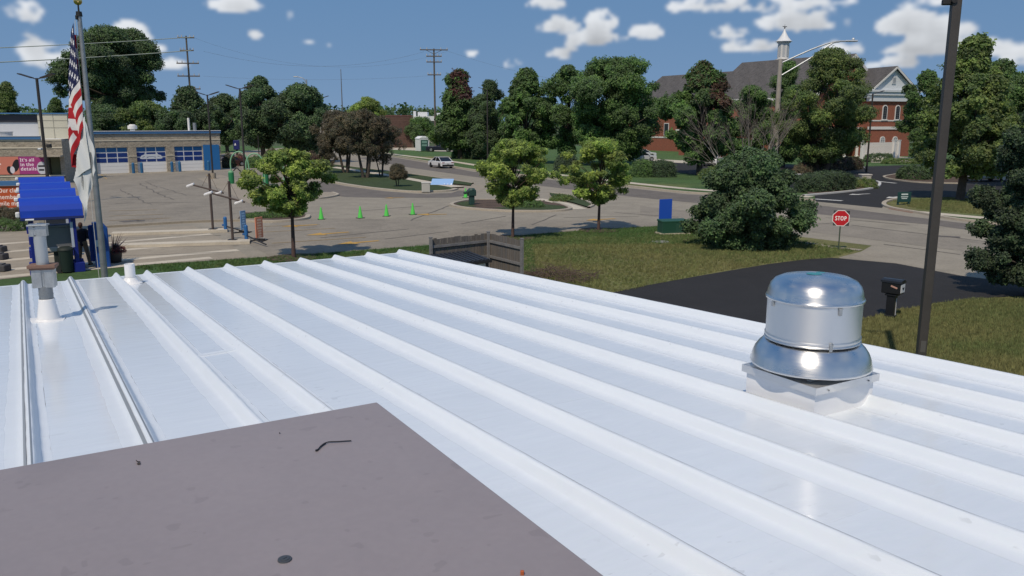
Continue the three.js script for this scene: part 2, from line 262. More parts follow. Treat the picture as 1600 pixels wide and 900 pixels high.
// tar lines and cracks on the paving
{
  const R = rng(91), mTar = M([.125, .112, .102], { roughness: .8 });
  const crack = (x0, y0, x1, y1, w, m = mTar) => { const a = G(x0, y0), b = G(x1, y1), pts = [], L = a.distanceTo(b), n = Math.max(6, Math.round(L / .9)); for (let i = 0; i <= n; i++) { const t = i / n, j = L * .018; pts.push(a.clone().lerp(b, t).add(V((R() - .5) * j, 0, (R() - .5) * j))); } const o = part('tar_line', ribbonGeo(pts, w, 0, .0185), m); o.userData.kind = 'structure'; };
  for (const q of [[216, 287, 268, 312, .09], [228, 284, 246, 293, .08], [186, 296, 236, 320, .07], [250, 292, 292, 306, .07], [180, 318, 300, 316, .1], [200, 345, 208, 346.5, 1.1], [214, 345.5, 226, 345, .7], [560, 330, 660, 322, .09], [640, 345, 700, 322, .09], [720, 350, 790, 338, .08], [830, 352, 870, 336, .08], [500, 372, 640, 358, .08], [600, 374, 700, 362, .07], [880, 340, 1000, 338, .08], [960, 332, 1060, 340, .08], [1290, 340, 1420, 352, .09], [1462, 369, 1500, 371, .5], [1380, 382, 1500, 398, .09], [1330, 352, 1560, 380, .08], [1260, 352, 1330, 346, .08]]) crack(...q);
}
// painted marks
function stripe(a, b, w, m, y = .020) { kerb([a, b], w, y, false, 'painted_stripe', m); }
function arrow(tip, tail, w, m) {
  const a = G(...tip), b = G(...tail), d = b.clone().sub(a), L = d.length(); d.normalize(); const s = V(-d.z, 0, d.x), at = (t, o) => a.clone().addScaledVector(d, t * L).addScaledVector(s, o * w);
  const o = part('painted_arrow', sheetGeo([at(0, 0), at(.42, 1), at(.40, .28), at(1, .22), at(1, -.22), at(.40, -.28), at(.42, -1)], .0205), m); o.userData.kind = 'structure';
}
for (const q of [[[405, 363.5], [524, 357], .12], [[412, 354], [500, 351], .12], [[425, 380.5], [572, 371], .12]]) stripe(...q, mYellowOld);
for (const q of [[[527, 382], [592, 376.5], .55], [[478, 368], [545, 363], .55], [[440, 354.5], [495, 351.5], .5], [[650, 335.6], [698, 335], .5], [[600, 310], [632, 308.6], .4], [[915, 344.6], [961, 342], .5]]) arrow(...q, mYellow);
for (const q of [[[170, 330], [245, 328], .12], [[170, 338], [255, 335], .12], [[170, 345], [268, 341], .12], [[158, 273], [167, 280], .15], [[322, 273], [332, 280], .15], [[110, 313], [150, 312], .12]]) stripe(...q, mYellowOld);
stripe([1273, 311.2], [1316, 314], .5, mWhitePaint); stripe([1371, 283.5], [1400, 286.5], .4, mWhitePaint); arrow([1326, 304.6], [1359, 303], .5, mWhitePaint); arrow([1384, 310], [1418, 306], .5, mWhitePaint);
part('manhole_cover', T(cyl(.42, .42, .03, 0, 0, 0, 20), ...G(1032, 378).toArray()), M([.25, .25, .23], { roughness: .8 })); tag(scene.children.at(-1), 'round grey access cover lying in the lawn in front of the green transformer box', 'manhole cover');
for (const [x, y, nth] of [[457, 403, 'under the leftmost young tree'], [801, 372, ''], [935, 360, '']]) { const p = G(x, y), pts = []; for (let i = 0; i < 14; i++) { const a = i / 14 * 6.283; pts.push(V(p.x + Math.cos(a) * (1 + .2 * h2(i, x, 4)), 0, p.z + Math.sin(a) * (1 + .2 * h2(i, x, 5)))); } const o = part('mulch_ring', sheetGeo(pts, .03), mMulch); o.userData.kind = 'structure'; }

// ---------- the white metal roof ----------
const RA = 30.7 * Math.PI / 180, RC = V(0, CAM_H, 0), SL = .0488, DROP = 1.71;   // local x along the eave, local z up the ribs towards the camera
const roofY = z => -DROP + SL * z;                                                 // height relative to the camera
const whiteMap = tex(1024, 3.2, (u, v) => { const a = fbm(u * 5, v * 5, 5, 4, 71), st = fbm(u * 6, v * 66 + 4 * fbm(u * 4, v * 4, 4, 2, 70), 66, 4, 72), d = fbm(u * 40, v * 80, 40, 3, 74), spk = sstep(.74, .8, d) * sstep(.56, .7, fbm(u * 4, v * 4, 4, 3, 75)); const k = 1 + (a - .5) * .07 + (st - .5) * .045 - spk * .14; return lin([.80 * k, .81 * k, .83 * k]); });
const whiteBump = tex(1024, 2.3, (u, v) => fbm(u * 7 + 2 * fbm(u * 3, v * 3, 3, 2, 76), v * 30 + 3 * fbm(u * 4, v * 4, 4, 3, 77), 210, 4, 78) * .6 + .4 * fbm(u * 16, v * 22, 16 * 11, 4, 79), false);
const mRoof = M([.92, .98, 1.03], { map: whiteMap, roughness: .13, bumpMap: whiteBump, bumpScale: .0024 });
const mRib = M([.92, .98, 1.03], { map: whiteMap, roughness: .34, bumpMap: whiteBump, bumpScale: .0015 });
const mSeamGrey = M([.33, .35, .37], { roughness: .4, metalness: .4 });
const bank = thing('bank_building', 'low building with a white coated standing seam metal roof, filling the foreground', 'building', RC, RA);
{
  const ribs = [6.1, 5.465, 4.83, 4.195, 3.56, 2.92, 2.29, 1.655, 1.195, .545, -.095, -.74, -1.38, -2.02, -2.66, -3.3], zA = -14.45, zB = 6, n = 160;
  const strip = (x0, x1, y0, y1, jit = 0) => {                                  // a band along the slope
    const pos = [], R = rng(Math.round(x0 * 1000) + 7); const row = []; for (let i = 0; i <= n; i++) { const z = mix(zA, zB, i / n), w = jit * (R() - .5); row.push([x0 + w, x1 + w, z, roofY(z) + jit * .3 * (R() - .5)]); }
    for (let i = 0; i < n; i++) { const [a0, b0, z0, h0] = row[i], [a1, b1, z1, h1] = row[i + 1]; pos.push(a0, h0 + y0, z0, a1, h1 + y0, z1, b1, h1 + y1, z1, a0, h0 + y0, z0, b1, h1 + y1, z1, b0, h0 + y1, z0); }
    const g = new THREE.BufferGeometry(); g.setAttribute('position', new THREE.Float32BufferAttribute(pos, 3)); g.computeVertexNormals(); return g;
  };
  const prof = [[-.15, 0], [-.10, .001], [-.072, .005], [-.052, .018], [-.030, .048], [-.012, .066], [-.005, .068], [.005, .068], [.012, .066], [.027, .048], [.043, .018], [.056, .005], [.075, .001], [.10, 0]];
  const ribGeo = (x, lo = 0, hi = prof.length - 1) => {
    const pos = [], R = rng(Math.round(x * 977) + 50), rows = [];
    const smooth = new THREE.CatmullRomCurve3(prof.slice(lo, hi + 1).map(p => V(p[0], p[1], 0))).getPoints(24);
    for (let i = 0; i <= n; i++) { const z = mix(zA, zB, i / n), j = .006 * (R() - .5); rows.push(smooth.map((p, q) => [x + p.x + j + (q < 3 ? .010 * (R() - .5) + .022 * (fbm(i * .11 + x * 9 + 40, q * .3 + 7, 4096, 2, 6) - .5) : 0), roofY(z) + Math.max(p.y, .0005), z])); }
    const g = new THREE.BufferGeometry(), w = smooth.length, idx = []; rows.flat().forEach(p => pos.push(...p));
    for (let i = 0; i < n; i++) for (let k = 0; k + 1 < w; k++) { const a = i * w + k; idx.push(a, a + w, a + w + 1, a, a + w + 1, a + 1); }
    g.setAttribute('position', new THREE.Float32BufferAttribute(pos, 3)); g.setIndex(idx); g.computeVertexNormals(); return g;
  };
  const endCap = x => { const s = new THREE.Shape([[-.09, -.02], ...prof, [.09, -.02]].map(p => new THREE.Vector2(x + p[0], p[1]))); return T(new THREE.ExtrudeGeometry(s, { depth: .02, bevelEnabled: false }), 0, roofY(zA), zA - .022); };
  for (let i = 0; i < ribs.length; i++) {
    const x = ribs[i];
    part('roof_rib', [ribGeo(x), endCap(x)], mRib, bank);
    if (i + 1 < ribs.length) part('roof_panel', strip(ribs[i + 1] + .10, x - .09, 0, 0), mRoof, bank);
  }
  for (const x of [.545, -.095, -.74]) { part('seam_strip', [strip(x - .046, x - .030, .030, .053), strip(x - .006, x + .004, .0705, .0705)], mSeamGrey, bank); }
  for (const x of ribs.slice(0, 8)) part('seam_line', strip(x + .006, x + .0105, .0700, .0692, .004), M([.45, .47, .5], { roughness: .5 }), bank);
  // lap of two sheets in the narrow pan, and a coated patch at the flue
  part('lap_seam', [box(.36, .012, .05, 1.425, roofY(-7.75) + .006, -7.75, .16)], mRib, bank);
  part('eave_trim', [box(9.9, .05, .05, 1.25, roofY(zA) - .022, zA + .0), box(9.9, .16, .02, 1.25, roofY(zA) - .12, zA - .03)], mRib, bank);
  part('rake_trim', [strip(6.235, 6.25, 0, -.14), strip(6.2, 6.24, .0, .002)], mRib, bank);
  const mWall = M([.35, .27, .22], { roughness: .9 });
  part('wall', [box(9.4, 3.1, .2, 1.3, -CAM_H + 1.55, zA + .5), box(.2, 3.1, 20, 5.9, -CAM_H + 1.55, -4.2), box(.2, 3.1, 20, -3.3, -CAM_H + 1.55, -4.2), box(9.4, 3.1, .2, 1.3, -CAM_H + 1.55, 5.6)], mWall, bank);
}
// places on the roof in the world
const onRoof = (x, z, dy = 0) => V(x * Math.cos(RA) + z * Math.sin(RA), CAM_H + roofY(z) + dy, -x * Math.sin(RA) + z * Math.cos(RA));
// ---------- things on the roof ----------
const mAlu = M([.74, .745, .75], { physical: true, metalness: 1, roughness: .36, anisotropy: .6, anisotropyRotation: Math.PI / 2, roughnessMap: tex(256, [.25, .5], (u, v) => .85 + .22 * (fbm(u * 4, v * 40, 4, 3, 101) - .5) + .3 * (fbm(u * 5, v * 5, 5, 3, 104) - .5), false) });
const mAluDull = M([.72, .73, .74], { physical: true, metalness: 1, roughness: .45, anisotropy: .5, anisotropyRotation: Math.PI / 2 });
const mGalv = M(null, { map: grain([.42, .44, .45], .35, 0, 256, .4, 111), metalness: .75, roughness: .5 });
const mGalvDark = M(null, { map: grain([.24, .26, .275], .4, 0, 256, .4, 113), metalness: .5, roughness: .55 });
const mGreyPaint = M([.40, .43, .45], { roughness: .5, metalness: .3 });
const mBootWhite = M([.8, .81, .82], { roughness: .35 });
const mDark = M([.02, .02, .022], { roughness: .6 }), mBronze = M([.045, .040, .038], { roughness: .5, metalness: .2 });
const mRust = M([.20, .12, .09], { roughness: .9 });
{
  // the grey sheet-metal lid under the camera
  const u = thing('rooftop_unit', 'large flat mauve grey sheet metal lid filling the lower left corner of the picture', 'rooftop unit', V(0, CAM_H - 1.05, 0), RA);
  const lidMap = tex(1024, 2.6, (a, b) => { const n = fbm(a * 4, b * 4, 4, 5, 121), s = sstep(.60, .74, fbm(a * 7, b * 7, 7, 4, 124)), f = fbm(a * 150, b * 150, 150, 2, 127), dot = sstep(.80, .84, fbm(a * 60, b * 60, 60, 2, 128)), k = 1 + (n - .5) * .20 + (f - .5) * .07 - s * .06 - dot * .1; return lin([.290 * k, .255 * k, .262 * k]); });
  const mLid = M(null, { map: lidMap, roughness: .42, bumpMap: tex(256, 1.2, (a, b) => fbm(a * 5, b * 5, 5, 3, 129), false), bumpScale: .004 });
  part('lid', rbox(4.6, .03, 4.4, .006, 1.10 - 2.3, -.015, -2.87 + 2.2), mLid, u);
  part('lid_lip', [box(4.58, .05, .006, 1.10 - 2.3, -.045, -2.87 + .012), box(.006, .05, 4.38, 1.088, -.045, -2.87 + 2.2)], mLid, u);
  part('side_panel', box(4.5, .62, 4.3, 1.05 - 2.25, -.36, -2.82 + 2.15), mLid, u);
  const p = G(445, 875, CAM_H - 1.05); u.updateMatrixWorld(true);
  const l = v => { const w = v.clone(); u.worldToLocal(w); return w; };
  const b = l(p); part('knockout_plug', [cyl(.0175, .0165, .004, b.x, 0, b.z, 24), cyl(.012, .011, .0055, b.x, 0, b.z, 20), box(.012, .0015, .003, b.x, .006, b.z, .5)], M([.10, .11, .12], { roughness: .5, metalness: .5 }), u, 'round dark knockout plug');
  const at = (x, y, h = .0035) => G(x, y, CAM_H - 1.05).setY(CAM_H - 1.05 + h);
  tag(part('cable_tie', [tube([at(497, 704), at(502, 699, .006), at(512, 693, .005), at(530, 691.5, .004), at(549, 690)], .0021, 30, 6), tube([at(493, 706), at(500, 700.5, .003), at(509, 694.5)], .0016, 14, 5), box(.006, .004, .008, at(495, 705).x, at(495, 705).y, at(495, 705).z, .7)], mDark), 'short bent black cable tie lying on the grey lid', 'cable tie');
  tag(part('dead_leaf', [tube([at(213, 721), at(216, 725, .008), at(219, 723)], .0016, 8, 5), T(new THREE.CircleGeometry(.006, 6), ...at(217, 726).toArray(), -1.2, .5, 0)], M([.05, .04, .035], { roughness: .9 })), 'tiny dark leaf bit on the left edge of the grey lid', 'leaf');
  tag(part('pebble', new THREE.DodecahedronGeometry(.0025).translate(...at(437, 804 - 126).toArray()), M([.05, .05, .05])), 'tiny dark speck on the grey lid near its far corner', 'pebble');
  tag(part('orange_stub', rbox(.009, .012, .007, .002, ...at(816, 898, .005).toArray()), M([.42, .10, .03])), 'small rust orange stub at the bottom edge of the picture', 'fastener');
}
const spun = (p, n) => { const g = lathe(p, n); g.userData.keepUv = true; return g; };
{
  // mushroom exhaust fan
  const P = onRoof(4.56, -3.66), f = thing('exhaust_fan', 'spun aluminium mushroom exhaust fan on a square white curb', 'exhaust fan', P, RA);
  const s = .585;
  const curb = part('curb', [box(s, .30, s, 0, .06, 0)], M(null, { map: whiteMap, roughness: .22, metalness: .05 }), f);
  part('curb_cap', [box(s + .05, .05, .012, 0, .205, s / 2 + .02), box(s + .05, .05, .012, 0, .205, -s / 2 - .02), box(.012, .05, s + .028, s / 2 + .019, .205, 0), box(.012, .05, s + .028, -s / 2 - .019, .205, 0), box(s + .02, .006, s + .02, 0, .227, 0)], M([.70, .71, .72], { metalness: .7, roughness: .35 }), f);
  for (const [x, z] of [[-.2, s / 2 + .028], [.2, s / 2 + .028]]) part('screw', T(cyl(.006, .005, .006, 0, 0, 0, 8), x, .2, z, Math.PI / 2), mGalvDark, f);
  for (const z of [-.2, .2]) part('screw', T(cyl(.006, .005, .006, 0, 0, 0, 8), s / 2 + .028, .2, z, 0, 0, -Math.PI / 2), mGalvDark, f);
  for (const [x, z] of [[-s / 2 - .01, s / 2 + .006], [s / 2 + .02, -s / 2 + .03]]) part('anchor_bracket', rbox(.035, .03, .02, .006, x, .03, z, .6), mGalvDark, f);
  part('louvre_collar', [lathe([[.20, .228], [.26, .23], [.26, .262], [.23, .262], [.23, .31], [.29, .41]], 40), box(.5, .012, .03, 0, .24, .2), box(.5, .012, .03, 0, .24, -.2)], mGalv, f);
  part('skirt', spun([[.37, .278], [.394, .270], [.401, .276], [.398, .288], [.393, .305], [.386, .335], [.372, .370], [.350, .402], [.325, .428], [.312, .436], [.285, .440], [.27, .436]], 72), mAlu, f);
  part('drum', spun([[.270, .458], [.300, .455], [.313, .450], [.314, .458], [.307, .461], [.307, .468], [.313, .472], [.313, .486], [.307, .491], [.307, .728]], 72), mAluDull, f);
  part('dome', spun([[.307, .735], [.318, .728], [.321, .736], [.318, .745], [.310, .750], [.306, .782], [.292, .824], [.266, .854], [.220, .875], [.14, .887], [.07, .891], [.0005, .892]], 72), mAlu, f);
  for (const [a, y] of [[1.42, .713], [1.15, .46], [4.4, .713], [3, .46], [-.35, .70], [-.5, .46]]) { const x = Math.sin(a) * .312, z = Math.cos(a) * .312; part('latch', [rbox(.022, .05, .012, .004, x, y, z, a), T(new THREE.TorusGeometry(.012, .003, 6, 14), x, y + .022, z + .002, 0, a)], mGalv, f); }
  const mark = part('faded_sticker', [T(new THREE.CircleGeometry(.05, 20), .0, .8935, -.02, -Math.PI / 2), T(new THREE.CircleGeometry(.03, 16), .09, .8905, -.04, -Math.PI / 2)], M([.05, .26, .30], { roughness: .5 }), f, 'faded teal sticker');
}
{
  // flue at the left and the small white vents
  const f = thing('flue_stack', 'galvanised flue stack with square boxes and a white boot on the left of the roof', 'flue', onRoof(.14, -10.75), RA - .25);
  f.scale.set(.82, 1, .82);
  part('boot', lathe([[.0, 0], [.21, .0], [.17, .012], [.145, .03], [.105, .235], [.108, .25], [.098, .256]], 28), mBootWhite, f);
  part('boot_skirt', [box(.52, .008, .34, -.06, .006, .0, .1)], mBootWhite, f);
  part('collar', [cyl(.090, .090, .15, 0, .25, 0, 20), cyl(.094, .094, .015, 0, .30, 0, 20)], mGalvDark, f);
  part('junction_box', [rbox(.125, .225, .17, .006, -.078, .505, 0), rbox(.125, .225, .17, .006, .078, .505, 0), box(.008, .2, .15, -.012, .505, .0), rbox(.03, .21, .11, .004, 0, .505, .02)], mGalv, f);
  part('flange', [rbox(.35, .035, .25, .006, 0, .64, 0), box(.31, .02, .21, 0, .612, 0)], mRust, f);
  part('pipe', [cyl(.079, .079, .33, 0, .655, 0, 24)], mGreyPaint, f);
  part('head_box', [rbox(.135, .115, .13, .005, .035, 1.04, 0), rbox(.06, .115, .13, .005, -.085, 1.04, 0), box(.025, .09, .12, -.045, 1.04, 0)], mGalv, f);
  part('cap_plate', rbox(.25, .016, .19, .004, -.005, 1.108, 0), mGalv, f);
  const v = thing('vent_pipe', 'short white vent pipe near the far left edge of the roof', 'vent pipe', onRoof(1.3, -13.44));
  part('boot', lathe([[.0, 0], [.19, 0], [.15, .015], [.11, .04], [.085, .09], [.08, .1]], 24), mBootWhite, v);
  part('pipe', lathe([[.074, .05], [.074, .30], [.07, .302], [.066, .296], [.066, .2], [0, .2]], 24), mBootWhite, v);
  copy(v, onRoof(-.98, -10.4), 0, 'short white vent pipe just left of the frame, throwing a small shadow');
}
// ---------- flagpole and flags ----------
const fp = D(160.5, 400, 19); fp.y = 0;
{
  const top = HT(fp, 24), p = thing('flagpole', 'tall silver flagpole with a gold ball on top, left of the picture', 'flagpole', fp);
  part('pole', [cyl(.085, .047, top, 0, 0, 0, 20), ...[.8, 2.6, 4.4].map(y => cyl(.088 - y * .004, .088 - y * .004, .03, 0, y, 0, 20))], M(null, { map: grain([.36, .37, .38], .3, 0, 256, .5, 131), metalness: .7, roughness: .45 }), p);
  part('truck', [cyl(.07, .06, .10, 0, top - .02, 0, 14), rbox(.05, .09, .16, .01, -.03, top - .05, 0), cyl(.02, .015, .16, 0, top + .08, 0, 10)], M([.03, .03, .03], { metalness: .5, roughness: .5 }), p);
  part('ball', T(new THREE.SphereGeometry(.088, 24, 16), 0, top + .30, 0), M([.82, .58, .22], { metalness: 1, roughness: .22 }), p);
  part('halyard', tube([V(-.09, top - .1, .02), V(-.12, top * .6, .03), V(-.12, top * .3, .03), V(-.1, 1.4, .02)], .007, 30, 5), M([.6, .6, .58]), p);
  // limp cloth: u down the hoist, v along the fly
  const cloth = (name, label, place, nu, nv, m) => {
    const pos = [], uv = [], idx = [];
    for (let i = 0; i <= nu; i++) for (let j = 0; j <= nv; j++) { const q = place(i / nu, j / nv); pos.push(fp.x + q[0], q[1], fp.z + q[2]); uv.push(j / nv, 1 - i / nu); }
    for (let i = 0; i < nu; i++) for (let j = 0; j < nv; j++) { const a = i * (nv + 1) + j; idx.push(a, a + nv + 1, a + 1, a + 1, a + nv + 1, a + nv + 2); }
    const g = new THREE.BufferGeometry(); g.setAttribute('position', new THREE.Float32BufferAttribute(pos, 3)); g.setAttribute('uv', new THREE.Float32BufferAttribute(uv, 2)); g.setIndex(idx); g.computeVertexNormals(); g.userData.ready = true;
    return tag(part(name, g, m), label, 'flag');
  };
  const us = canvasTex(1520, 800, (c, w, h) => {
    for (let i = 0; i < 13; i++) { c.fillStyle = i % 2 ? '#e9e6e6' : '#b3202c'; c.fillRect(0, i * h / 13, w, h / 13 + 1); }
    c.fillStyle = '#1c2450'; c.fillRect(0, 0, w * .4, h * 7 / 13); c.fillStyle = '#f4f4f6';
    for (let r = 0; r < 9; r++) for (let k = 0; k < (r % 2 ? 5 : 6); k++) { const x = w * .4 * (r % 2 ? k + 1 : k + .5) / 6, y = h * 7 / 13 * (r + .7) / 9.4; c.beginPath(); for (let i = 0; i < 10; i++) { const a = i * Math.PI / 5 - Math.PI / 2, R = i % 2 ? 12 : 29; c.lineTo(x + R * Math.cos(a), y + R * Math.sin(a)); } c.fill(); }
  });
  const hy = HT(fp, 36), px = .0150;
  const fold = (s, w) => { const k = Math.floor(s / w), r = s - k * w; return [k % 2 ? w - r : r, k]; };
  cloth('striped_flag', 'red, white and blue striped flag hanging limp on the flagpole', (u, v) => {
    const ang = u < .6 ? mix(.34, .62, u / .6) : mix(.62, .42, (u - .6) / .4), w = mix(.08, .40, Math.pow(u, .7)), L = 2.9 * v, sn = L * Math.sin(ang), e = Math.max(0, sn - w), f = Math.min(sn, w), back = Math.abs((e / w) % 2 - 1);
    return [-.09 - (e > 0 ? w * (.35 + .65 * back) : f), hy - 2.25 * u - f / Math.tan(ang) - e * .05, .10 - Math.min(.16, e * .25) + .035 * Math.sin(f * 26 + u * 7) * (.3 + u)];
  }, 40, 90, M(null, { map: us, roughness: .9, side: THREE.DoubleSide }));
  const st = canvasTex(1000, 800, (c, w, h) => {
    c.fillStyle = '#dfe2e4'; c.fillRect(0, 0, w, h);
    c.fillStyle = '#8c1f2b'; c.beginPath(); c.ellipse(w * .42, h * .36, 34, 84, .25, 0, 7); c.fill(); c.beginPath(); c.ellipse(w * .33, h * .56, 26, 60, -.5, 0, 7); c.fill(); c.fillStyle = '#d8c1c2'; c.beginPath(); c.ellipse(w * .42, h * .36, 10, 36, .25, 0, 7); c.fill();
    c.strokeStyle = '#4d525a'; c.lineWidth = 9; for (let i = 0; i < 9; i++) { c.beginPath(); c.moveTo(w * (.46 + .012 * i), h * .62); c.quadraticCurveTo(w * (.5 + .015 * i), h * (.68 + .01 * i), w * (.45 + .02 * i), h * (.8 + .01 * (i % 3))); c.stroke(); }
    c.fillStyle = '#6b5e3c'; c.beginPath(); c.ellipse(w * .5, h * .5, 60, 42, .4, 0, 7); c.fill(); c.fillStyle = '#46669c'; c.fillRect(w * .47, h * .5, 60, 44);
  });
  const sy = HT(fp, 182);
  cloth('white_flag', 'white flag with a red emblem hanging limp below the striped flag', (u, v) => {
    const w = mix(.03, .40, Math.pow(u, .9)), ang = mix(.5, .62, u), L = 2.2 * v, sn = L * Math.sin(ang), e = Math.max(0, sn - w), f = Math.min(sn, w), q = Math.min(e, .5);
    return [-.05 - f + q * .28 + .02 * Math.sin(e * 12), sy - 1.15 * u - f / Math.tan(ang) * .45 - e * 1.15, .09 - q * .10 + .03 * Math.sin(f * 20 + u * 5)];
  }, 30, 70, M(null, { map: st, roughness: .9, side: THREE.DoubleSide }));
}
// ---------- poles, lamps and wires ----------
const mPoleGrey = M(null, { map: grain([.068, .062, .060], .25, 0, 256, 1, 141), roughness: .55, metalness: .2 });
{
  const b = D(1437, 572, 15); b.y = 0;
  const h = 10.4, p = thing('light_pole', 'tall square dark bronze light pole standing close behind the roof at the right', 'light pole', b, -.15);
  part('pole', [T(rbox(.152, h, .152, .012), 0, h / 2 + .5, 0)], mPoleGrey, p); part('base', [cyl(.3, .3, .5, 0, 0, 0, 20), box(.3, .03, .3, 0, .515, 0)], mConc, p); part('hand_hole_cover', box(.09, .22, .006, 0, HT(b, 540) , .079), M([.10, .097, .095], { roughness: .5 }), p);
  part('arm', [box(.9, .07, .05, -.5, h + .35, 0)], mPoleGrey, p); part('lamp_head', [rbox(.62, .10, .34, .03, -1.15, h + .36, 0)], mPoleGrey, p);
  const br = HT(b, 3); part('bracket', [rbox(.16, .10, .10, .02, -.15, br, 0), T(cyl(.05, .05, .03, 0, 0, 0, 12), -.06, br + .02, .08, Math.PI / 2)], mDark, p);
}
function parkingLamp(base, topPx, label, r, heads, name = 'parking_lamp', foot = true, ry = 0) {
  const H = HT(base, topPx), p = thing(name, label, 'street lamp', base, ry, 'lamps around the car wash lot');
  part('pole', cyl(r, r * .8, H, 0, 0, 0, 10), mBronze, p); if (foot) part('foot', cyl(.32, .32, .6, 0, 0, 0, 16), mConcTan, p);
  for (const s of heads) { part('lamp_head', [box(.95, .07, .46, s * .78, H + .16, 0, 0, 0, s * .30), box(.4, .06, .07, s * .2, H - .02, 0, 0, 0, s * .3)], mBronze, p); }
  return p;
}
{
  const a = at0(80, 330, 60), l = parkingLamp(a, 122, 'dark twin headed lamp pole in front of the pink banner at the far left', .12, [-1, 1]);
  part('camera_box', rbox(.3, .28, .3, .05, .35, HT(a, 228), 0), mDark, l); part('camera_box', rbox(.25, .14, .3, .04, -.3, HT(a, 233), 0), mAluDull, l);
  parkingLamp(G(333, 279), 148, 'slim dark lamp pole with a twin head beside the right end of the car wash', .10, [-1, 1]);
  parkingLamp(G(384, 290), 138, 'slim dark lamp pole between the green vacuum arches', .10, [-1, 1]);
  parkingLamp(at0(505, 250, 130), 153, 'slim dark lamp pole in front of the dark maples behind the crabapples', .11, [-1, 1], 'parking_lamp', false);
  parkingLamp(at0(405, 246, 118), 212, 'thin short post with a white tip behind the vacuum arches', .07, [], 'parking_lamp', false);
  parkingLamp(at0(762, 250, 118), 140, 'slender grey lamp pole among the roadside trees at the centre', .12, [-1], 'parking_lamp', false);
  const c = at0(1353, 278, 101); parkingLamp(c, 146, 'slim dark lamp pole rising from the planter by the church hedge', .11, [1], 'parking_lamp', false);
}
// short poles with a crossbar and two white floodlights at the end of the wash lanes
for (const [x0, y0, t, hx, side] of [[333, 362, 271, 312, 'left'], [364, 379, 283, 333, 'right']]) {
  const b = G(x0, y0), H = HT(b, t), p = thing('camera_pole', `brown pole with crossbar and white floodlights, ${side} of the pair at the lane ends`, 'lamp pole', b, 0, 'floodlight poles at the lane ends');
  part('pole', cyl(.065, .065, H, 0, 0, 0, 10), M([.075, .055, .05], { roughness: .6 }), p); part('base_plate', box(.4, .03, .35, 0, .155, 0), mBronze, p);
  const s = .026; part('crossbar', [rod(V(-.95, H * .77 + .12, 0), V(.75, H * .77 - .32, .1), .045), rod(V(-.45, H * .77, 0), V(-.02, H, 0), .008), rod(V(.45, H * .77 - .24, .06), V(.02, H, 0), .008)], M([.075, .055, .05]), p);
  for (const [x, dy, z] of [[-1.05, .10, .02], [.45, -.32, .12]]) part('floodlight', rbox(.42, .10, .22, .03, x, H * .77 + dy, z, .1, .2, .35), M([.8, .8, .8], { roughness: .4 }), p);
}
// utility poles
const mWood = M(null, { map: grain([.11, .095, .08], .4, 0, 256, 1, 151), roughness: .9 });
function utilityPole(px, topPx, dist, arms, label, r = .22) {
  const b = at0(px, 250, dist), H = HT(b, topPx), p = thing('utility_pole', label, 'utility pole', b, .1);
  part('pole', cyl(r, r * .7, H, 0, 0, 0, 10), mWood, p);
  for (const [py, w, brace] of arms) { const y = HT(b, py); part('crossarm', [box(w, .22, .22, 0, y, .2), ...(brace ? [rod(V(-w * .3, y, .2), V(0, y - .9, .2), .05), rod(V(w * .3, y, .2), V(0, y - .9, .2), .05)] : [])], mWood, p); for (const t of [-.47, -.25, .25, .47]) part('insulator', cyl(.1, .07, .4, t * w, y + .11, .2, 8), M([.5, .5, .5], { roughness: .4 }), p); }
  return p;
}
utilityPole(305, 56, 170, [[59, 3.2], [79, 2.6], [99, 4.3], [119, 4.3], [139, 4.2]], 'tall wooden utility pole with five crossarms left of the sky opening');
utilityPole(681, 76, 190, [[78, 6.2, 1], [88, 3.4], [97, 3.4], [117, 3]], 'tall wooden utility pole with a wide braced crossarm at the centre of the sky', .25);
{
  const mW = M([.38, .42, .36], { roughness: .6 }), mW2 = M([.12, .13, .14]);
  const wire = (a, b, sag, r, m, label) => { const pts = []; for (let i = 0; i <= 16; i++) { const t = i / 16, q = a.clone().lerp(b, t); q.y -= sag * 4 * t * (1 - t); pts.push(q); } tag(part('overhead_wire', tube(pts, r, 40, 5), m), label, 'wire'); };
  const A = (x, y, d) => D(x, y, d);
  wire(A(-260, 84, 120), A(300, 58, 170), .3, .075, mW, 'upper of the two pale wires crossing the big tree by the flagpole');
  wire(A(-260, 108, 120), A(300, 79, 170), .3, .085, mW, 'lower of the two pale wires crossing the big tree by the flagpole');
  wire(A(318, 80, 170), A(662, 81, 190), 3.0, .016, mW2, 'uppermost thin wire spanning between the two utility poles');
  wire(A(300, 58, 170), A(700, 80, 190), 4.5, .012, mW2, 'sagging thin wire between the tops of the two utility poles');
  wire(A(318, 119, 170), A(675, 118, 190), .8, .012, mW2, 'lowest thin wire between the two utility poles');
  wire(A(700, 80, 190), A(1180, 130, 190), 4, .014, mW2, 'thin wire running right from the braced utility pole');
}
{
  const b = at0(538, 250, 420), p = thing('radio_mast', 'thin distant lattice mast against the sky', 'mast', b), H = HT(b, 108);
  part('mast_pole', [cyl(.42, .16, H, 0, 0, 0, 6)], M([.16, .17, .19]), p);
  const c = at0(485, 250, 150), q = thing('street_light', 'small distant curved arm street light above the dark trees', 'street light', c), h = HT(c, 124);
  part('pole', cyl(.14, .09, h, 0, 0, 0, 8), mGalv, q); part('arm', tube([V(0, h - .9, 0), V(-.5, h + .1, 0), V(-1.6, h + .45, 0)], .07, 12, 6), mGalv, q); part('lamp_head', rbox(.8, .16, .3, .06, -1.9, h + .45, 0), mGalv, q);
}
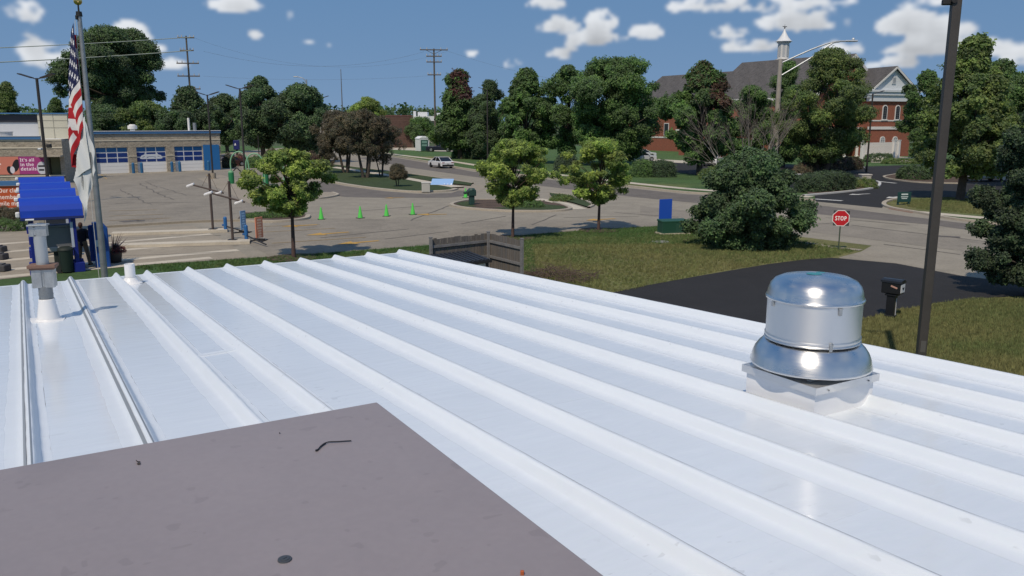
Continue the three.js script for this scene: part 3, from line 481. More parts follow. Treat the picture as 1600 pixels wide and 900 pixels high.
{
  const b = G(1209, 265), H = HT(b, 92), p = thing('street_light', 'pale concrete street light pole with a long twin tube arm reaching right', 'street light', b), k = b.length() / FPX;
  part('pole', cyl(.42, .25, H, 0, 0, 0, 12), M(null, { map: grain([.36, .335, .30], .3, .05, 256, 2, 161), roughness: .9 }), p);
  const y1 = HT(b, 64), y2 = HT(b, 98), y3 = HT(b, 118);
  part('arm', [tube([V(.2, y2, 0), V(4.2, (y1 + y2) / 2 + .45, 0), V(6.6, y1 - .1, 0), V(8.2, y1 - .02, 0)], .10, 24, 8), tube([V(.2, y3, 0), V(4.0, (y1 + y3) / 2 + .2, 0), V(6.4, y1 - .25, 0), V(7.2, y1 - .1, 0)], .09, 24, 8)], M([.55, .58, .60], { roughness: .4, metalness: .5 }), p);
  part('lamp_head', [rbox(1.5, .22, .5, .09, 8.7, y1, 0), T(new THREE.SphereGeometry(.2, 12, 8), 8.9, y1 + .2, 0)], M([.6, .64, .68], { roughness: .4, metalness: .4 }), p);
}
// ---------- dumpster and its wooden enclosure ----------
{
  const A = G(673, 374, 1.8), B = G(763, 365, 1.8), C = G(815.5, 376, 1.8); [A, B, C].forEach(p => p.y = 0);
  const Lx = A.clone().addScaledVector(A.clone().sub(B), .0);
  const mPlank = [0, 1, 2, 3].map(i => M(null, { map: tex(256, [.3, 1.6], (u, v) => { const g = fbm(u * 14, v * 3, 14, 4, 171 + i * 9), s = fbm(u * 3, v * 2, 3, 3, 175 + i * 9), k = .62 + .5 * g + .35 * (s - .5); return lin([.152 * k * (1 + .03 * i), .146 * k, .142 * k * (1 - .03 * i)]); }), roughness: .95 }));
  const mPost = M(null, { map: grain([.19, .19, .195], .4, 0, 256, .5, 191), roughness: .9 });
  const f = thing('wooden_fence', 'weathered grey wooden plank fence around the dumpster behind the roof', 'fence');
  const run = (P, Q, out) => {
    const d = Q.clone().sub(P), L = d.length(); d.normalize(); const ry = Math.atan2(-d.z, d.x), n = Math.round(L / .145), s = V(-d.z, 0, d.x).multiplyScalar(out);
    for (let i = 0; i < n; i++) { const t = (i + .5) / n * L, q = P.clone().addScaledVector(d, t).addScaledVector(s, .065 + .006 * h2(i, 5, 2)), h = 1.74 + .05 * h2(i, n, 1); part('plank', box(.134, h, .019, q.x, h / 2 + .03, q.z, ry, 0, (h2(i, n, 7) - .5) * .012), mPlank[Math.floor(h2(i, n, 3) * 4)], f); }
    for (const y of [.25, .95, 1.52]) { const q = P.clone().lerp(Q, .5).addScaledVector(s, .03); part('rail', box(L, .09, .045, q.x, y, q.z, ry), mPost, f); }
  };
  run(A, B, -1); run(B, C, -1);
  for (const P of [A, B, C]) part('post', [rbox(.10, 1.86, .10, .008, P.x, .93, P.z, .4), rbox(.07, 1.5, .03, .004, P.x - .02, .85, P.z + .06, .4), rbox(.115, .03, .115, .006, P.x, 1.87, P.z, .4)], mPost, f);
  // dumpster
  const d = B.clone().sub(A).setY(0).normalize(), ry = Math.atan2(-d.z, d.x), c = G(712, 402, 1.25); c.y = 0;
  const u = thing('dumpster', 'black lidded dumpster inside the wooden fence', 'dumpster', c, ry);
  part('body', extrude([[-.95, .1], [.95, .1], [.95, 1.15], [-.95, 1.15]], 1.3, .02), M([.02, .022, .022], { roughness: .5 }), u);
  const lid = []; for (let i = 0; i < 11; i++) lid.push(rbox(.10, .035, 1.36, .012, -.9 + i * .18, 1.245, 0, 0, .10)); lid.push(box(2.0, .03, 1.38, 0, 1.215, 0, 0, .10));
  part('lid', lid, M([.025, .029, .038], { roughness: .45 }), u); part('rim', [box(2.06, .08, .05, 0, 1.1, .69), box(.05, .08, 1.4, 1.02, 1.1, 0), box(.05, .08, 1.4, -1.02, 1.1, 0)], mDark, u);
  part('notice', box(.34, .22, .008, .62, .98, .665), M([.62, .58, .54], { roughness: .7 }), u); part('notice_border', box(.38, .26, .004, .62, .98, .662), M([.20, .06, .05]), u);
  // brush pile beside it
  const R = rng(5), gs = [], bc = G(868, 436); for (let i = 0; i < 420; i++) { const a = R() * 6.28, r = Math.sqrt(R()) * 1.45, x = bc.x + Math.cos(a) * r * 1.15, z = bc.z + Math.sin(a) * r * .8, h = .55 * (1 - r / 1.7), y = R() * h + .03, L = .25 + .5 * R(), b = R() * 6.28; const p = V(x, y, z), q = V(x + Math.cos(b) * L, Math.max(.03, y + (R() - .35) * .4), z + Math.sin(b) * L); gs.push(rod(p, q, .008 + .006 * R(), .003, 4)); }
  const bp = tag(part('brush_pile', gs, M([.13, .095, .075], { roughness: 1 })), 'low heap of cut brown twigs on the lawn right of the wooden fence', 'brush pile'); bp.userData.kind = 'stuff';
}
// ---------- signs and small things on the lawn and the lot ----------
{
  const b = G(1310, 390), H = HT(b, 328), s = .74 / 2, p = thing('stop_sign', 'red octagonal STOP sign on a green post at the driveway', 'stop sign', b, -.30);
  const cy = H - s - .01;
  part('post', [box(.055, H - .05, .05, 0, (H - .05) / 2, 0)], M([.05, .075, .05], { roughness: .7 }), p);
  const oct = R => [...Array(8)].map((_, i) => [R * Math.cos((i + .5) * Math.PI / 4), R * Math.sin((i + .5) * Math.PI / 4)]);
  part('back_plate', box(s * 1.9, s * 1.9, .006, .02, cy, .030), M([.05, .05, .055], { roughness: .6 }), p);
  part('white_border', T(extrude(oct(s * 1.082), .006), 0, cy, .038), M([.8, .8, .8], { roughness: .5 }), p);
  const stop = canvasTex(512, 512, (c, w) => { c.fillStyle = '#c11a26'; c.fillRect(0, 0, w, w); c.fillStyle = '#f6f6f6'; c.font = 'bold 172px sans-serif'; c.textAlign = 'center'; c.textBaseline = 'middle'; c.save(); c.translate(w / 2, w / 2 + 6); c.scale(.86, 1.12); c.fillText('STOP', 0, 0); c.restore(); });
  const g = new THREE.CircleGeometry(s * .995, 8, Math.PI / 8); g.userData.keepUv = true; T(g, 0, cy, .0425); part('sign_face', g, M(null, { map: stop, roughness: .5 }), p);
}
{
  const b = G(1039, 356), H = HT(b, 311), p = thing('blue_sign', 'blank blue upright panel sign on two thin posts by the street', 'sign', b, .45), bot = HT(b, 345);
  part('post', rod(V(-.42, 0, 0), V(-.42, H, 0), .025), M([.5, .5, .5]), p); part('post', rod(V(.36, 0, 0), V(.36, H, 0), .025), M([.5, .5, .5]), p);
  part('panel', rbox(.86, H - bot, .04, .006, -.03, (H + bot) / 2, .035), M([.012, .085, .50], { roughness: .5 }), p);
  const q = G(1051, 365), u = thing('transformer_box', 'dark green transformer cabinet in the lawn below the blue sign', 'transformer', q, .25);
  part('cabinet', [rbox(1.5, .62, .7, .03, 0, .36, 0)], M([.018, .075, .048], { roughness: .5 }), u); part('lid', [rbox(1.54, .1, .76, .03, 0, .70, -.02, 0, .06)], M([.02, .085, .055], { roughness: .5 }), u); part('pad', box(1.7, .08, .9, 0, .03, 0), mConc, u); part('door', box(.7, .46, .012, .36, .34, .355), M([.02, .08, .052]), u);
}
{
  const b = G(1391, 496), H = HT(b, 436), p = thing('mailbox', 'black mailbox on a square post with a white front panel beside the black driveway', 'mailbox', b, .78);
  const mB = M([.014, .015, .018], { roughness: .35 });
  part('post', [rbox(.24, H * .62, .24, .015, 0, H * .31, 0), rbox(.30, .08, .30, .015, 0, .05, 0), rbox(.30, .06, .34, .015, 0, H * .60, 0)], mB, p);
  part('box_body', [rbox(.36, .36, .56, .03, 0, H * .62 + .20, 0), extrude([[-.20, .0], [.20, .0], [.19, .06], [.08, .10], [-.08, .10], [-.19, .06]], .62, .01).translate(0, H * .62 + .36, 0)], mB, p);
  part('door', rbox(.30, .26, .02, .008, 0, H * .62 + .20, .288), M([.66, .68, .69], { roughness: .5 }), p); part('door_handle', extrude([[-.07, .03], [.07, .03], [0, -.05]], .02, .002).translate(0, H * .62 + .20, .302), mB, p);
  part('red_flag_arm', rbox(.012, .05, .2, .004, -.187, H * .62 + .24, .10, 0, .3), M([.52, .30, .24]), p); part('number_strip', box(.05, H * .46, .008, .04, H * .28, .123), M([.6, .6, .6]), p);
}
{
  const b = G(1411, 320), p = thing('lawn_sign', 'small dark green sign on two posts at the church driveway corner', 'sign', b, .15), H = HT(b, 300);
  const mG = M([.012, .055, .05], { roughness: .5 }); part('post', box(.1, H * .95, .1, -.42, H * .47, 0), mG, p); part('post', box(.1, H * .95, .1, .42, H * .47, 0), mG, p);
  part('panel', [rbox(1.06, .72, .06, .02, 0, H - .36, .06)], mG, p); part('lettering', [box(.52, .10, .006, 0, H - .16, .094), box(.56, .06, .006, 0, H - .34, .094), box(.44, .06, .006, 0, H - .46, .094)], M([.6, .68, .66]), p);
}
{
  const mC = M([.10, .62, .09], { roughness: .5 }), mCb = M([.03, .06, .03], { roughness: .8 });
  const names = ['green traffic cone under the edge of the leftmost young tree', 'green traffic cone on the drive, leftmost of the three standing in the open', 'green traffic cone on the drive, middle of the three standing in the open', 'green traffic cone on the drive, beside the yellow arrow', 'green traffic cone half hidden behind the dark waste bin'];
  let c0; [[502, 343], [563, 341], [604, 338], [645, 335.5], [727.5, 309]].forEach(([x, y], i) => {
    if (!c0) { c0 = thing('traffic_cone', names[i], 'traffic cone', G(x, y), .3, 'green cones across the drive'); part('cone', lathe([[.17, .035], [.155, .05], [.035, .74], [.028, .76], [.0005, .76]], 20), mC, c0); part('base', [rbox(.42, .04, .42, .01, 0, .02, 0)], mCb, c0); }
    else copy(c0, G(x, y), i * .7, names[i]);
  });
}
{
  const b = G(737, 322), p = thing('waste_bin', 'dark green hooded waste bin on a post at the mulch island', 'waste bin', b, .4); const mG = M([.02, .06, .05], { roughness: .55 }), H = HT(b, 296);
  part('post', rbox(.34, H * .6, .34, .03, 0, H * .3 + .1, 0), mG, p); part('bin_body', [rbox(.56, H * .38, .5, .06, 0, H * .8, 0), cyl(.28, .2, .12, 0, H * .97, 0, 16)], mG, p); part('scoop', rbox(.4, .16, .3, .04, -.42, H * .84, .1, 0, 0, .3), M([.02, .05, .04]), p);
  const q = G(665.5, 301), u = thing('utility_cabinet', 'small light grey utility cabinet at the tip of the grass island', 'utility cabinet', q, .1), h = HT(q, 285);
  part('cabinet', rbox(.7, h - .1, .5, .03, 0, h / 2, 0), M([.46, .46, .43], { roughness: .6 }), u); part('cap', rbox(.76, .08, .56, .02, 0, h - .02, 0), M([.55, .55, .52]), u); part('side_panel', box(.012, h * .7, .38, .356, h * .48, 0), M([.12, .12, .12]), u); part('door', box(.52, h * .7, .012, 0, h * .48, .256), M([.42, .42, .39]), u);
  const s = G(691, 290), t = thing('fallen_sign', 'pale blue printed banner sheet lying tilted on the verge by the street', 'banner', s, -.1);
  part('sheet', T(new THREE.BoxGeometry(2.1, .02, 1.2, 6, 1, 4), 0, .35, 0, .45), M(null, { map: canvasTex(256, 128, (c, w, h) => { c.fillStyle = '#8fb4e0'; c.fillRect(0, 0, w, h); c.fillStyle = '#e8eef8'; for (let i = 0; i < 6; i++) { c.beginPath(); c.ellipse(20 + i * 44, 30 + (i * 37) % 70, 26, 14, i, 0, 7); c.fill(); } c.fillStyle = '#5b87c4'; c.fillRect(40, 60, 150, 14); }), roughness: .6 }), t); t.children[0].geometry.attributes.uv.needsUpdate = true;
  part('frame', [box(2.16, .04, .05, 0, .10, .55), rod(V(-1.4, .12, .2), V(-1.0, .3, .1), .06)], M([.6, .6, .6]), t);
}
// A-boards, bollards and gate arms at the lane ends
for (const [x, y, t, c, w, nm] of [[381, 364, 330, [.16, .30, .50], .3, 'pale blue upright feather board beside the rear blue bollard'], [406, 376.5, 340, [.70, .26, .15], .40, 'orange upright board with white writing beside the front blue bollard']]) {
  const b = G(x, y), H = HT(b, t), p = thing('sidewalk_board', nm, 'sign board', b, 1.18);
  part('panel', rbox(w * 1.35, H - .15, .05, .01, 0, H / 2 + .1, 0), M(c, { roughness: .6 }), p); part('lettering', [...Array(7)].map((_, i) => box(w * (.5 + .4 * h2(i, x, 1)), .09, .006, 0, H * .9 - i * H * .115, .03)), M(c.map(v => Math.min(.85, v * 1.6 + .15)), { roughness: .6 }), p);
  part('foot', [box(.9, .05, .1, 0, .03, .25, .3), box(.9, .05, .1, 0, .03, -.25, -.3), box(.08, .12, .6, 0, .07, 0)], mDark, p);
}
for (const [x, y, t, nm, ex, ey] of [[353, 362, 341, 'blue bollard with a black bar, the rear one at the lane ends', 378, 364], [385.5, 377.5, 354, 'blue bollard with a black bar, the front one at the lane ends', 416, 386]]) {
  const b = G(x, y), H = HT(b, t), p = thing('bollard', nm, 'bollard', b); part('post', [cyl(.095, .095, H, 0, 0, 0, 14), T(new THREE.SphereGeometry(.095, 14, 6, 0, 7, 0, 1.57), 0, H, 0)], M([.02, .13, .36], { roughness: .5 }), p);
  const e = G(ex, ey).sub(b); part('barrier_bar', rod(V(0, H * .42, 0), V(e.x, .12, e.z), .035), mDark, p); part('bracket', rbox(.2, .1, .14, .02, -.08, H * .5, 0), M([.02, .10, .28]), p);
}
// vacuum arches
for (const [x, y, ax, nm, hide] of [[362, 287, 0, 'green vacuum arch nearest the car wash, with a canister at its foot'], [386, 290, 1, 'green vacuum arch in the middle, behind the slim lamp pole'], [416, 289, 2, 'green vacuum arch half hidden by the leftmost young tree']]) {
  const b = G(x, y), k = -b.z / FPX, p = thing('vacuum_arch', nm, 'vacuum arch', b, .1, 'green vacuum arches'), W = 27 * k, H = HT(b, y - 50);
  const pts = [V(0, 0, 0), V(.02, H * .45, 0)]; for (let i = 0; i <= 8; i++) { const a = Math.PI * (1 - i / 8); pts.push(V(W / 2 + W / 2 * Math.cos(a), H * .62 + H * .38 * Math.sin(a), 0)); } pts.push(V(W * 1.02, H * .45, 0), V(W * 1.02, 0, 0));
  part('arch_pipe', tube(pts, .065, 60, 8), M([.20, .42, .25], { roughness: .5 }), p);
  part('canister', [cyl(.27, .27, .9, 0, .1, 0, 18), cyl(.27, .24, .12, 0, 1.0, 0, 18), cyl(.3, .2, .12, 0, 0, 0, 18)], M([.02, .20, .075], { roughness: .45 }), p); part('canister_cap', cyl(.28, .18, .16, 0, 1.1, 0, 18), M([.16, .36, .2]), p);
  part('hose', tube([V(.25, 1.25, 0), V(.6, 1.5, .1), V(1.0, 1.1, .1), V(1.3, .5, .1), V(1.75, .15, .1)], .055, 24, 6), mDark, p);
}
{
  const b = G(371, 243), p = thing('drop_box', 'dark blue sign box with a white mark on a post beyond the vacuum arches', 'sign', b), H = HT(b, 219);
  part('post', box(.35, H * .5, .3, 0, H * .25, 0), mDark, p); part('box_body', rbox(1.0, H * .62, .6, .06, -.05, H * .69, 0), M([.012, .022, .14], { roughness: .5 }), p); part('white_mark', extrude([[-.22, -.2], [.12, -.12], [.0, .28], [-.2, .1]], .01).translate(-.12, H * .72, .31), M([.7, .72, .75]), p);
  const q = G(660, 236.5), u = thing('portable_toilet', 'white portable toilet with a green door on the far roadside', 'portable toilet', q, .5), h = HT(q, 212), w = 1.35;
  part('cabin', rbox(w * 1.7, h * .8, w * 1.7, .06, 0, h * .42, 0), M([.72, .73, .74], { roughness: .5 }), u); part('roof', T(extrude([[-1.25, 0], [1.25, 0], [.5, h * .15], [-.5, h * .15]], 2.4, .05), 0, h * .82, 0), M([.78, .79, .8], { roughness: .5 }), u);
  part('door', [rbox(w * 1.2, h * .68, .06, .02, 0, h * .40, w * .87)], M([.02, .095, .07]), u); part('door_panel', [box(w * .85, h * .15, .02, 0, h * .6, w * .91), box(w * .85, h * .12, .02, 0, h * .40, w * .91)], M([.20, .36, .30]), u); part('skid', box(w * 1.5, .15, w * 1.5, 0, .08, 0), mDark, u);
  const r = G(473, 248), t = thing('red_flag_marker', 'small bright red marker flag above the leftmost young tree', 'marker', r); part('stake', rod(V(0, 0, 0), V(0, 1.6, 0), .04), mDark, t); part('cloth', T(new THREE.SphereGeometry(.55, 8, 6), .1, 1.5, 0), M([.5, .03, .02]), t);
}
// ---------- trees, hedges and plants ----------
function leafClump(n, leaf, seed, drop = .2) {                             // n small bent leaves in a ball of radius 1
  const R = rng(seed), pos = [];
  for (let i = 0; i < n; i++) {
    const c = V(R() - .5, R() - .5, R() - .5).multiplyScalar(2 * .62), nn = V(R() - .5, R() * .9 + .15, R() - .5).normalize(), t = V(R() - .5, R() - .5 - drop, R() - .5).cross(nn).normalize(), s = nn.clone().cross(t), L = leaf * (.7 + .6 * R()), W = L * .42;
    const a = c.clone().addScaledVector(t, -L * .5), b = c.clone().addScaledVector(t, L * .5).addScaledVector(nn, -L * .15), l = c.clone().addScaledVector(s, W).addScaledVector(nn, L * .1), r = c.clone().addScaledVector(s, -W).addScaledVector(nn, L * .1);
    pos.push(...a.toArray(), ...r.toArray(), ...b.toArray(), ...a.toArray(), ...b.toArray(), ...l.toArray());
  }
  const g = new THREE.BufferGeometry(); g.setAttribute('position', new THREE.Float32BufferAttribute(pos, 3)); g.computeVertexNormals(); return g;
}
const clumps = { fine: leafClump(16, .46, 1), coarse: leafClump(11, .72, 2), fan: leafClump(12, .60, 3, .6), hedge: leafClump(14, .5, 4, 0) };
const mLeaf = M([1, 1, 1], { physical: true, roughness: .8, transmission: .52, thickness: 0, side: THREE.DoubleSide });
const mBark = M(null, { map: grain([.085, .07, .058], .6, 0, 256, .8, 201), roughness: 1, bumpMap: bumpTex, bumpScale: .02 });
const mBarkRed = M(null, { map: grain([.095, .062, .055], .6, 0, 256, .8, 203), roughness: 1 });
const mDead = M(null, { map: grain([.27, .26, .24], .5, 0, 256, .8, 205), roughness: 1 });
function limb(a, b, r0, r1, bend, R, n = 6) {
  const m = a.clone().lerp(b, .5).add(V((R() - .5) * bend, (R() - .2) * bend * .6, (R() - .5) * bend)), c = new THREE.QuadraticBezierCurve3(a, m, b), gs = []; let p = a, r = r0;
  const g = new THREE.TubeGeometry(c, 6, 1, n), P = g.attributes.position, w = n + 1;
  for (let i = 0; i < P.count; i++) { const k = Math.floor(i / w) / 6, q = c.getPoint(k), rr = mix(r0, r1, k); P.setXYZ(i, q.x + (P.getX(i) - q.x) * rr, q.y + (P.getY(i) - q.y) * rr, q.z + (P.getZ(i) - q.z) * rr); }
  return g;
}
const UP = V(0, 1, 0), spin = new THREE.Quaternion();
function crownMesh(items, clump, parent, name = 'crown') {
  const o = new THREE.InstancedMesh(clump, mLeaf, items.length), d = new THREE.Object3D();
  items.forEach((q, i) => { d.position.copy(q.p); if (q.n) d.quaternion.setFromUnitVectors(UP, q.n).multiply(spin.setFromAxisAngle(UP, q.ry)); else d.rotation.set(q.rx, q.ry, q.rz); d.scale.setScalar(q.s); d.updateMatrix(); o.setMatrixAt(i, d.matrix); o.setColorAt(i, q.c); });
  o.name = name; o.castShadow = o.receiveShadow = true; if (parent) parent.add(o); return o;
}
const PROF = {
  round: t => Math.sqrt(Math.max(0, 1 - (2 * t - 1) ** 2)) * .98 + .02, oval: t => Math.pow(Math.sin(Math.PI * Math.pow(t, .75)), .75), cone: t => Math.min(1, t * 7) * Math.pow(1 - t, .75) + .05, vase: t => Math.pow(Math.sin(Math.PI * Math.min(1, .16 + t * .84) ** 1.25), .7), mound: t => Math.sqrt(Math.max(0, 1 - t * t)) * Math.min(1, .62 + t * 2),
  tent: t => Math.min(1, .55 + t * 3) * Math.pow(1 - t * .985, .62),
};
// o: base point, height, crown radius, height of the lowest leaves, profile, clump size, colours ...
function tree(o) {
  const R = rng(o.seed), g = thing(o.name || 'tree', o.label, o.cat || 'tree', o.base, 0, o.group), r = o.r, h = o.h, hb = o.hb, H = h - hb, prof = PROF[o.prof || 'round'], lobes = [], n = o.lobes || 34;
  const rag = o.rag ?? .75, q0 = R() * 50;
  for (let i = 0; i < n; i++) {
    const t = (i + .5 + (R() - .5) * 1.4) / n, a = i * 2.39996 + R() * 1.3, ns = fbm(Math.cos(a) * 1.3 + q0 + 20, Math.sin(a) * 1.3 + t * 3 + 30, 4096, 2, o.seed), pr = prof(clamp(t)) * (1 + rag * (ns - .5) * 1.5) * (.84 + .34 * R()), d = Math.sqrt(.18 + .82 * R()), lr = r * (o.lobe || .28) * (.42 + .8 * R());
    const rr = Math.max(0, r * pr * d - lr * .6); lobes.push({ c: V(Math.cos(a) * rr, hb + Math.min(H - lr * .5, Math.max(lr * .3, t * H + (R() - .5) * H * .06)), Math.sin(a) * rr * (o.deep || 1)), r: lr });
  }
  lobes.push({ c: V(0, h - r * (o.lobe || .3) * .9, 0), r: r * (o.lobe || .3) });
  const tot = lobes.reduce((s, l) => s + l.r * l.r, 0), N = Math.round((o.n || 2200) * 2.1), items = [], col = new THREE.Color(), flat = o.flat || .78;
  for (const l of lobes) {
    const k = Math.round(N * l.r * l.r / tot), tone = .75 + .5 * R(), hueShift = R();
    for (let i = 0; i < k; i++) {
      const u = R() * 2 - 1, a = R() * 6.2832, s = Math.sqrt(1 - u * u), d = l.r * (.38 + .62 * Math.sqrt(R()) + (R() < .12 ? .35 * R() : 0)), p = V(l.c.x + Math.cos(a) * s * d, l.c.y + u * d * flat, l.c.z + Math.sin(a) * s * d);
      if (p.y < hb * .6) continue;
      const base = o.paint ? o.paint(p, R) : null, cc = base || (R() < (o.lightShare ?? .4) ? o.c2 : o.c1), v = tone * (.7 + .6 * R());
      const nn = V(Math.cos(a) * s, u * .8, Math.sin(a) * s).multiplyScalar(.75).add(V(p.x / r * .5, .5, p.z / r * .5)).add(V(R() - .5, R() - .5, R() - .5).multiplyScalar(.8)).normalize();
      items.push({ p, n: nn, ry: R() * 6.28, s: o.leaf * .72 * (.7 + .6 * R()), c: new THREE.Color(cc[0] * v * (1 + .12 * (hueShift - .5)), cc[1] * v, cc[2] * v) });
    }
  }
  crownMesh(items, clumps[o.clump || 'fine'], g);
  const wood = [], bark = o.bark || mBark, tr = o.trunk || r * .05, stems = o.stems || 1;
  for (let s = 0; s < stems; s++) {
    const a = s / stems * 6.28 + .7, off = stems > 1 ? tr * 1.5 : 0, top = V(Math.cos(a) * r * (stems > 1 ? .35 : .03), hb + H * .62, Math.sin(a) * r * (stems > 1 ? .35 : .03));
    part('trunk', limb(V(Math.cos(a) * off, -.05, Math.sin(a) * off), top, tr, tr * .35, r * .1, R, 9), bark, g);
    const br = [], lo = lobes.filter((l, i) => i % stems === s); for (const l of lo) { const t = clamp((l.c.y - hb) / H * .55 + .02), y = Math.max(hb * .7, Math.min(l.c.y - .1 * r, mix(hb * .8, top.y, t * 1.3))), k = y / top.y; br.push(limb(V(Math.cos(a) * off * (1 - k) + top.x * k, y, Math.sin(a) * off * (1 - k) + top.z * k), l.c, tr * .42 * (1 - .6 * t), tr * .07, r * .22, R, 5)); }
    part('branches', br, bark, g);
  }
  return g;
}
const GREEN = { dark: [[.060, .124, .037], [.109, .207, .055]], mid: [[.090, .190, .041], [.161, .305, .064]], lime: [[.201, .305, .052], [.414, .529, .109]], blue: [[.064, .136, .044], [.124, .230, .071]], warm: [[.115, .201, .039], [.218, .305, .067]], bronze: [[.115, .106, .055], [.196, .159, .083]], deep: [[.041, .090, .030], [.078, .149, .048]] };
// b: photograph column and row of the foot (or [column, distance]), top row, half width in pixels, row of the lowest leaves
function treeAt(col, row, topRow, halfPx, lowRow, palette, more, dist) {
  const base = dist ? at0(col, row, dist) : G(col, row), k = Math.hypot(base.x, base.z + 0) / FPX * .98, F = -base.z / FPX;
  return tree({ base, h: HT(base, topRow), hb: Math.max(.05, HT(base, lowRow)), r: halfPx * F * 1.02, c1: GREEN[palette][0], c2: GREEN[palette][1], ...more });
}
const yg = 'young trees along the near side of the drive';
treeAt(459, 403, 234, 60, 332, 'lime', { label: 'young yellow green tree beside the wash lanes, leftmost of the three on the near verge', name: 'young_tree', group: yg, prof: 'round', leaf: .17, clump: 'fan', n: 2600, lobes: 58, lobe: .23, rag: .55, flat: .55, trunk: .10, seed: 3, bark: mBarkRed, lightShare: .55 });
treeAt(801, 372, 219, 62, 318, 'lime', { label: 'young yellow green tree right behind the wooden fence, middle of the three', name: 'young_tree', group: yg, prof: 'round', leaf: .17, clump: 'fan', n: 2600, lobes: 58, lobe: .23, rag: .55, flat: .55, trunk: .09, seed: 8, bark: mBarkRed, lightShare: .5 });
treeAt(935, 360, 217, 61, 316, 'lime', { label: 'young yellow green tree in a mulch ring left of the blue sign', name: 'young_tree', group: yg, prof: 'round', leaf: .17, clump: 'fan', n: 2600, lobes: 58, lobe: .23, rag: .55, flat: .55, trunk: .09, seed: 15, bark: mBarkRed, lightShare: .5 });
treeAt(1166, 386, 240, 98, 386, 'blue', { rag: .25, label: 'big round dark green shrub reaching to the lawn right of the blue sign', name: 'big_shrub', cat: 'shrub', prof: 'mound', leaf: .24, clump: 'coarse', n: 6500, lobes: 90, lobe: .21, trunk: .09, stems: 5, seed: 21, bark: mDead, lightShare: .4 });
treeAt(1606, 462, 160, 94, 436, 'deep', { rag: .3, label: 'dense dark evergreen looking tree cut by the right edge, over the black driveway', name: 'dark_tree', prof: 'mound', leaf: .17, clump: 'coarse', n: 7000, lobes: 100, lobe: .22, trunk: .14, seed: 33, lightShare: .35 });
treeAt(1500, 313, 62, 98, 270, 'warm', { label: 'tall maple with a pale trunk behind the bronze light pole', name: 'maple_tree', prof: 'tent', leaf: .36, clump: 'fan', n: 6000, lobes: 110, lobe: .18, rag: .7, trunk: .34, seed: 41, lightShare: .45, paint: (p, R) => p.y > 9 && p.x > 1.5 && R() < .30 ? [.12, .10, .025] : null });
treeAt(1592, 290, 118, 66, 262, 'mid', { label: 'green tree at the right edge behind the dark evergreen looking tree', name: 'maple_tree', prof: 'oval', leaf: .45, clump: 'fine', n: 3000, lobes: 44, trunk: .3, seed: 43 }, 78);
treeAt(1436, 270, 114, 40, 226, 'mid', { label: 'green tree right of the white gable of the brick church', name: 'maple_tree', prof: 'oval', leaf: .5, clump: 'fan', n: 2200, lobes: 34, trunk: .3, seed: 47 }, 135);
treeAt(1282, 284, 78, 82, 250, 'warm', { label: 'broad feathery tree in front of the church gable, right of the concrete street light', name: 'locust_tree', prof: 'vase', leaf: .46, clump: 'fine', n: 3600, lobes: 60, lobe: .25, trunk: .32, stems: 2, seed: 51, flat: .55 }, 98);
treeAt(1222, 284, 96, 46, 250, 'mid', { label: 'feathery tree behind the concrete street light, left of the broad one', name: 'locust_tree', prof: 'vase', leaf: .46, clump: 'fine', n: 1800, lobes: 34, lobe: .28, trunk: .25, seed: 53, flat: .55 }, 112);
treeAt(1092, 273, 99, 62, 250, 'mid', { label: 'green tree with a rusty brown patch in front of the grey church roof', name: 'maple_tree', prof: 'oval', leaf: .46, clump: 'fan', n: 3400, lobes: 52, lobe: .25, trunk: .38, seed: 61, lightShare: .35, paint: (p, R) => { const d = Math.hypot(p.x - 1.6, (p.y - 9) * .9); return d < 1.5 && R() < .75 ? [.13, .058, .028] : p.y > 9.5 && R() < .3 ? [.12, .11, .03] : null; } });
treeAt(962, 266, 94, 82, 246, 'mid', { label: 'largest round green tree at the centre of the roadside row', name: 'locust_tree', prof: 'round', leaf: .62, clump: 'fine', n: 4800, lobes: 74, lobe: .24, trunk: .4, seed: 71, flat: .6, lightShare: .35 }, 118);
treeAt(886, 266, 104, 44, 240, 'mid', { label: 'narrower green tree on the left shoulder of the largest roadside tree', name: 'locust_tree', prof: 'vase', leaf: .6, clump: 'fine', n: 2200, lobes: 40, lobe: .26, trunk: .3, seed: 73, flat: .6 }, 121);
treeAt(822, 264, 111, 48, 244, 'mid', { label: 'green maple right of the slender grey lamp pole at the centre', name: 'maple_tree', prof: 'oval', leaf: .55, clump: 'fan', n: 2800, lobes: 46, trunk: .35, seed: 77 }, 122);
treeAt(766, 254, 128, 32, 236, 'dark', { label: 'thin leaved tree around the slender grey lamp pole', name: 'locust_tree', prof: 'oval', leaf: .5, clump: 'fine', n: 1500, lobes: 30, trunk: .25, seed: 79 }, 126);
treeAt(719, 248, 113, 45, 226, 'mid', { label: 'green maple turning red at its top, beside the white portable toilet', name: 'maple_tree', prof: 'tent', leaf: .62, clump: 'fan', n: 3800, lobes: 60, lobe: .26, trunk: .42, seed: 83, paint: (p, R) => p.y > 9.6 && p.x > -1.2 && R() < .72 ? [.11, .028, .024] : null }, 140);
treeAt(752, 252, 150, 30, 240, 'dark', { label: 'dark green tree filling the gap right of the red topped maple', name: 'maple_tree', prof: 'oval', leaf: .6, clump: 'fine', n: 1500, lobes: 30, trunk: .3, seed: 85 }, 136);
treeAt(656, 236, 186, 26, 219, 'mid', { label: 'small round green tree behind the portable toilet', name: 'small_tree', prof: 'round', leaf: .6, clump: 'fine', n: 1000, lobes: 22, lobe: .36, trunk: .2, seed: 87 }, 205);
const crab = 'bronze crabapples on the grass island';
